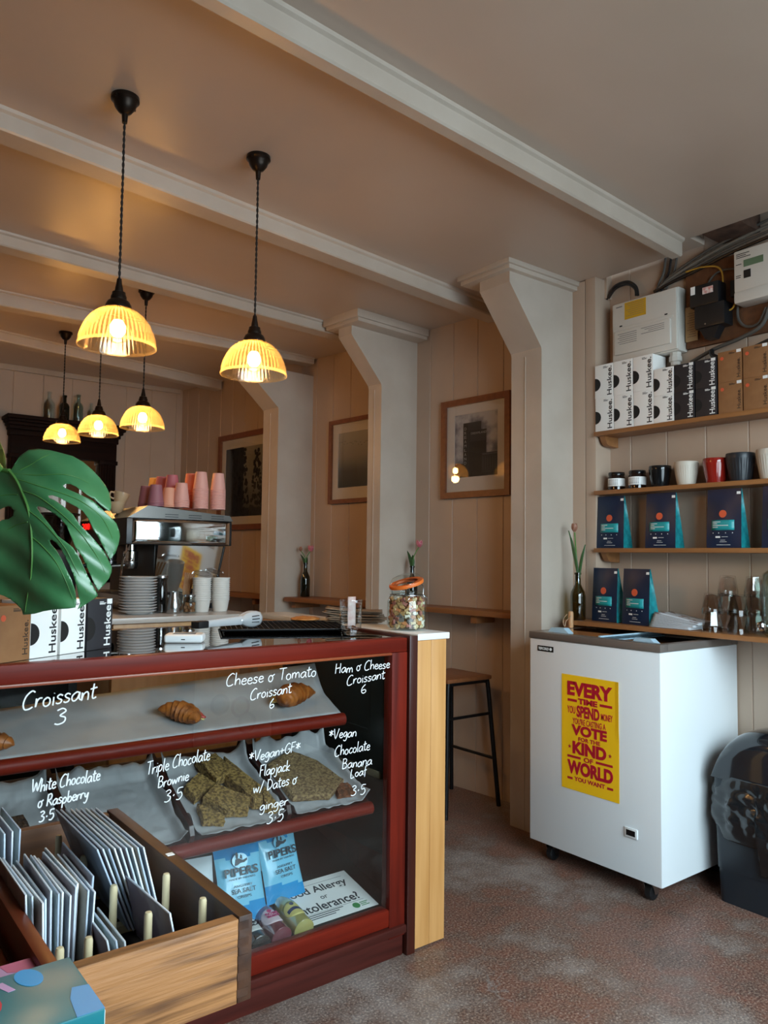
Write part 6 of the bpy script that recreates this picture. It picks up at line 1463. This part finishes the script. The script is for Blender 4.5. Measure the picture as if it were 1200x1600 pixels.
# the stalk up from the pot and a second leaf above
top = lpt(75, 232)
MB().tube(smooth_path([(0, 0, .22), (-.02, .01, .7), (.02, .0, 1.3), (.10, -.12, 1.62), (.20, -.22, 1.63), top + Vector((-.03, .0, .015)), top], 8), [.009]*43+[.006]*6, 10).build('stalk', MT['vein'], pl)
OUT2 = [(46,205),(48,160),(40,110),(20,50),(-10,-20),(-60,-90),(-140,-120),(-230,-90),(-290,0),(-280,110),(-200,200),(-100,235),(-20,232),(20,222)]
l2 = leaf_mesh(OUT2, lambda x, y: lpt(x, y) + ray(x/5, 690+y/5)*(.04+.0002*(y-200)), 26).build('upper_leaf', pm('young_leaf', '#33562a', .35, col2='#6b6a2c', scale=8), pl, smooth=80, solid=.0014)
MB().tube(smooth_path([(0, 0, .22), (-.03, -.01, .8), (-.03, .02, 1.4), (.02, .0, 1.66), (.10, -.13, 1.70), lpt(-120, 60)+ray(-24, 702)*.042], 8), .007, 8).build('stalk', MT['vein'], pl)

# ================================================================== foreground: table, crate of cards, books
tb = thing('side_table', 'reddish brown side table with a rounded edge in the left foreground', 'table', (-.62, .55, 0))
m = MB(); m.box(0, .885, 0, 1.12, .772, .800, .010, seg=3); m.build('table_top', wood('red_table_top', '#6d2c16', '#5a2210', 'y', .25, Coat_Weight=.3), tb)
for x in (.05, .80):
    for y in (.05, 1.02): m = MB(); m.box(x, x+.05, y, y+.05, 0, .7715, .004); m.build('leg', MT['mahog_dark'], tb)
sl = thing('low_stool', 'small dark stool under the card crate', 'stool', (.315, 1.12, 0)); m = MB(); m.box(0, .19, 0, .38, .69, .7225, .004); m.build('seat', MT['mahog_dark'], sl)
for x in (.01, .145):
    for y in (.01, .335): m = MB(); m.box(x, x+.035, y, y+.035, 0, .6895, .003); m.build('leg', MT['mahog_dark'], sl)
KX0, KX1, KY0, KY1, KZ0, KZ1 = .272, .549, 1.004, 1.572, .7235, .842
ck = thing('card_crate', 'old wooden drawer used as a crate for greeting cards, pale end towards the viewer', 'crate', (KX0, KY0, KZ0)); w_, l_, h_ = KX1-KX0, KY1-KY0, KZ1-KZ0
MT['raw'] = pm('scorched_raw_wood', '#9f6b3e', .6, col2='#50301a', scale=4.5, stretch=(1.0, 9, 16), bump=.25, bscale=8, detail=8, lo=.46, hi=.68)
MT['crate_dark'] = pm('dark_old_wood', '#4a2c1a', .5, col2='#2b1810', scale=3.2, stretch=(9, 1.2, 9), bump=.2, detail=6); MT['crate_red'] = pm('red_edge_wood', '#6a2d18', .35, col2='#571f10', scale=4, stretch=(9, 1, 9))
MB().box(.0, w_-.022, 0, .02, 0, h_-.003, .0015).build('end_board', MT['raw'], ck)
m = MB(); m.mat(MT['crate_dark']).box(w_-.0215, w_, .0, l_, 0, h_, .002); m.build('side_board', None, ck)
m = MB().mat(MT['crate_dark'])
for k in range(5): m.box(w_-.0225, w_-.006, -.0008, .004, .008+.023*k, .019+.023*k)
m.build('dovetail', None, ck, smooth=0)
MB().box(0, .02, .0205, l_, 0, h_, .004).build('side_board', MT['crate_red'], ck)
MB().box(.0205, w_-.022, l_-.02, l_, 0, h_-.004, .002).build('end_board', pm('brown_inner_board', '#6b4428', .55, col2='#4d2e1a', scale=4, stretch=(1, 9, 9), bump=.1), ck)
MB().box(.0205, w_-.022, .0205, l_-.0205, .004, .011).build('base', pm('dark_base', '#20150f', .7), ck, smooth=0)
MT['dowel'] = pm('pale_dowel', '#cdbd98', .55, col2='#bfae88', scale=12)
def kp(px, py, z=KZ1): return at(px, py, Z=z) - Vector((KX0, KY0, KZ0))
dw = [(92, 1305), (131, 1337), (178, 1383), (232, 1425), (167, 1292), (207, 1323), (260, 1365), (317, 1403), (139, 1450), (94, 1466)]
for px, py in dw:
    p = kp(px, py); x = min(max(p.x, .03), w_-.034); y = min(max(p.y, .03), l_-.03); sh_ = .012 if py > 1440 else 0
    m = MB(); m.lathe([(0, .0115), (.0058, .0115), (.0058, h_-.004-sh_), (.0045, h_-sh_), (0, h_+.0006-sh_)], 14, Matrix.Translation((x, y, 0))); m.build('dowel', MT['dowel'], ck)
for y in (.12, .27, .42): m = MB(); m.box(.021, w_-.0225, y, y+.018, .0113, .024, .001); m.build('slat', MT['dowel'], ck)
q = kp(258, 1337); MB().box(w_-.017, w_-.005, q.y-.006, q.y+.006, h_+.0002, h_+.0009).build('white_sticker', MT['ink_white'], ck, smooth=0)
# greeting cards, each a folded card in a clear sleeve
tn = ['#d9e0e8', '#c9d4e0', '#e3e7ea', '#bccad9', '#d3dae3', '#a9b7c8', '#e9ebed']; cm = [pm('card_stock_%d' % k, c, .35) for k, c in enumerate(tn)]; fm = [pm('card_front_%d' % k, c, .35, col2=c2, scale=9, lo=.5, hi=.56) for k, (c, c2) in enumerate((('#8f8589', '#6d5f68'), ('#98a5a6', '#74807a'), ('#a39a8c', '#7d6c58'), ('#7e8790', '#50565e')))]
random.seed(31)
def card(label, x, y, z, ln_, hh, lean, i, yaw=0.0, pitch=0.0, group=None, th=.0026):
    """stands on its long edge along the crate, faces left and right"""
    t = thing('greeting_card', label, 'card', (x, y, z)); t.rotation_euler = (pitch, lean, yaw); t['group'] = group or 'greeting cards in the crate'
    MB().box(0, th, 0, ln_, 0, hh, .0006).build('card', cm[i % 7], t); MB().box(-.0006, -.0001, .002, ln_-.002, .002, hh-.002).build('picture_side', fm[i % 4], t, smooth=0); return t
zf = KZ0+.0245
nth = ['first', 'second', 'third', 'fourth', 'fifth', 'sixth', 'seventh', 'eighth', 'ninth', 'tenth', 'eleventh', 'twelfth', 'thirteenth']
for k in range(13):
    card('greeting card in the packed near row, %s from the left' % nth[k], KX0+.0245+.0070*k, KY0+.190-.012*(k % 3)+.01*math.sin(k*1.7), zf, .17+.006*(k % 2), .118-.003*(k % 4), -.06+.009*k, k, .02*math.sin(k))
for k in range(4):
    card('greeting card standing behind the packed near row, %s from the left' % nth[k], KX0+.026+.010*k, KY0+.395+.004*k, zf, .14, .140, -.05+.02*k, k+2)
for k in range(9):
    card('greeting card in the leaning row between the pegs, %s from the left' % nth[k], KX0+.186+.0048*k, KY0+.238-.006*k, zf+.004, .235, .148, -.38+.015*k, k+3, .0)
card('single greeting card leaning low beside the near right pegs', KX0+.199, KY0+.060, zf, .165, .100, -.22, 4, .03)
for k in range(3):
    card('greeting card of the low trio inside the pale end board, %s from left' % nth[k], KX0+.118+.010*k, KY0+.098+.003*k, zf, .13, .068-.006*k, -.22+.04*k, k, -.02)
# book boxes on the table
def book(label, c_, w2, d2, z, h2, rz, cover, deco):
    t = thing('boxed_book', label, 'book', (c_[0], c_[1], z)); t.rotation_euler = (0, 0, rz)
    MB().box(-w2, 0, 0, d2, 0, h2, .0025).build('cover', cover, t); MB().box(-w2+.003, .0008, .003, d2-.002, .004, h2-.004).build('page_edge', MT['ink_white'], t, smooth=0)
    if deco: deco(t, w2, d2, h2)
    return t
MT['teal_c'] = pm('teal_cover', '#1e6f78', .3); MT['lil'] = pm('lilac_cover', '#c49ac0', .35); MT['redc'] = pm('coral_red_print', '#c93a48', .35); MT['bluec'] = pm('sky_blue_print', '#2f97cf', .35); MT['navc'] = pm('plum_print', '#35304a', .35); MT['rosec'] = pm('rose_print', '#c96a86', .35)
def pol(mb, pts, z): mb.prism([(x, y, z) for x, y in pts], (0, 0, .0003))
def ell(cx_, cy_, a, b, r=0.0, n=24): return [(cx_+a*math.cos(2*PI*k/n)*math.cos(r)-b*math.sin(2*PI*k/n)*math.sin(r), cy_+a*math.cos(2*PI*k/n)*math.sin(r)+b*math.sin(2*PI*k/n)*math.cos(r)) for k in range(n)]
def deco_t(t, w2, d2, h2):
    m = MB(); z = h2+.0001
    m.mat(MT['bluec']); pol(m, [(-.030, .0), (-.0005, .0), (-.0005, .058), (-.018, .062), (-.026, .04)], z); pol(m, ell(-.052, d2-.022, .014, .022, .2), z)
    m.mat(MT['lil']); pol(m, [(-.088, d2-.018), (-.079, d2-.016), (-.070, d2-.040), (-.078, d2-.041)], z)
    m.mat(MT['redc']); pol(m, ell(-.135, d2-.062, .047, .038, .2), z+.0003); m.mat(MT['navc']); pol(m, ell(-.140, d2-.058, .036, .028, .2), z+.0006); m.mat(MT['lil']); pol(m, ell(-.142, d2-.072, .026, .014, .1), z+.0009)
    pol(m, [(-w2+.002, .0), (-.118, .0), (-.100, .022), (-.120, .040), (-.15, .02), (-w2+.002, .03)], z)
    m.build('cover_print', None, t, smooth=0)
def deco_p(t, w2, d2, h2):
    m = MB(); m.mat(MT['rosec']); pol(m, [(-.055, d2-.001), (-.002, d2-.001), (-.002, d2-.028), (-.03, d2-.034), (-.05, d2-.022)], h2+.0001); m.build('cover_print', None, t, smooth=0)
ZTB = .8004
p = at(165, 1574, Z=ZTB+.056)
book('lower of the two teal boxed books in the bottom left corner', (p.x, p.y), .22, .135, ZTB, .027, .0, MT['teal_c'], None)
book('upper teal boxed book with a red and lilac cover design, bottom left corner', (p.x, p.y), .22, .135, ZTB+.0275, .028, .0, MT['teal_c'], deco_t)
p2 = at(84, 1516, Z=ZTB+.030); ye = p.y+.138
book('lilac and rose boxed book lying behind the teal ones on the side table', (at(66, 1492, Z=ZTB+.03).x+.004, ye), .20, .075, ZTB, .03, .0, MT['lil'], deco_p)
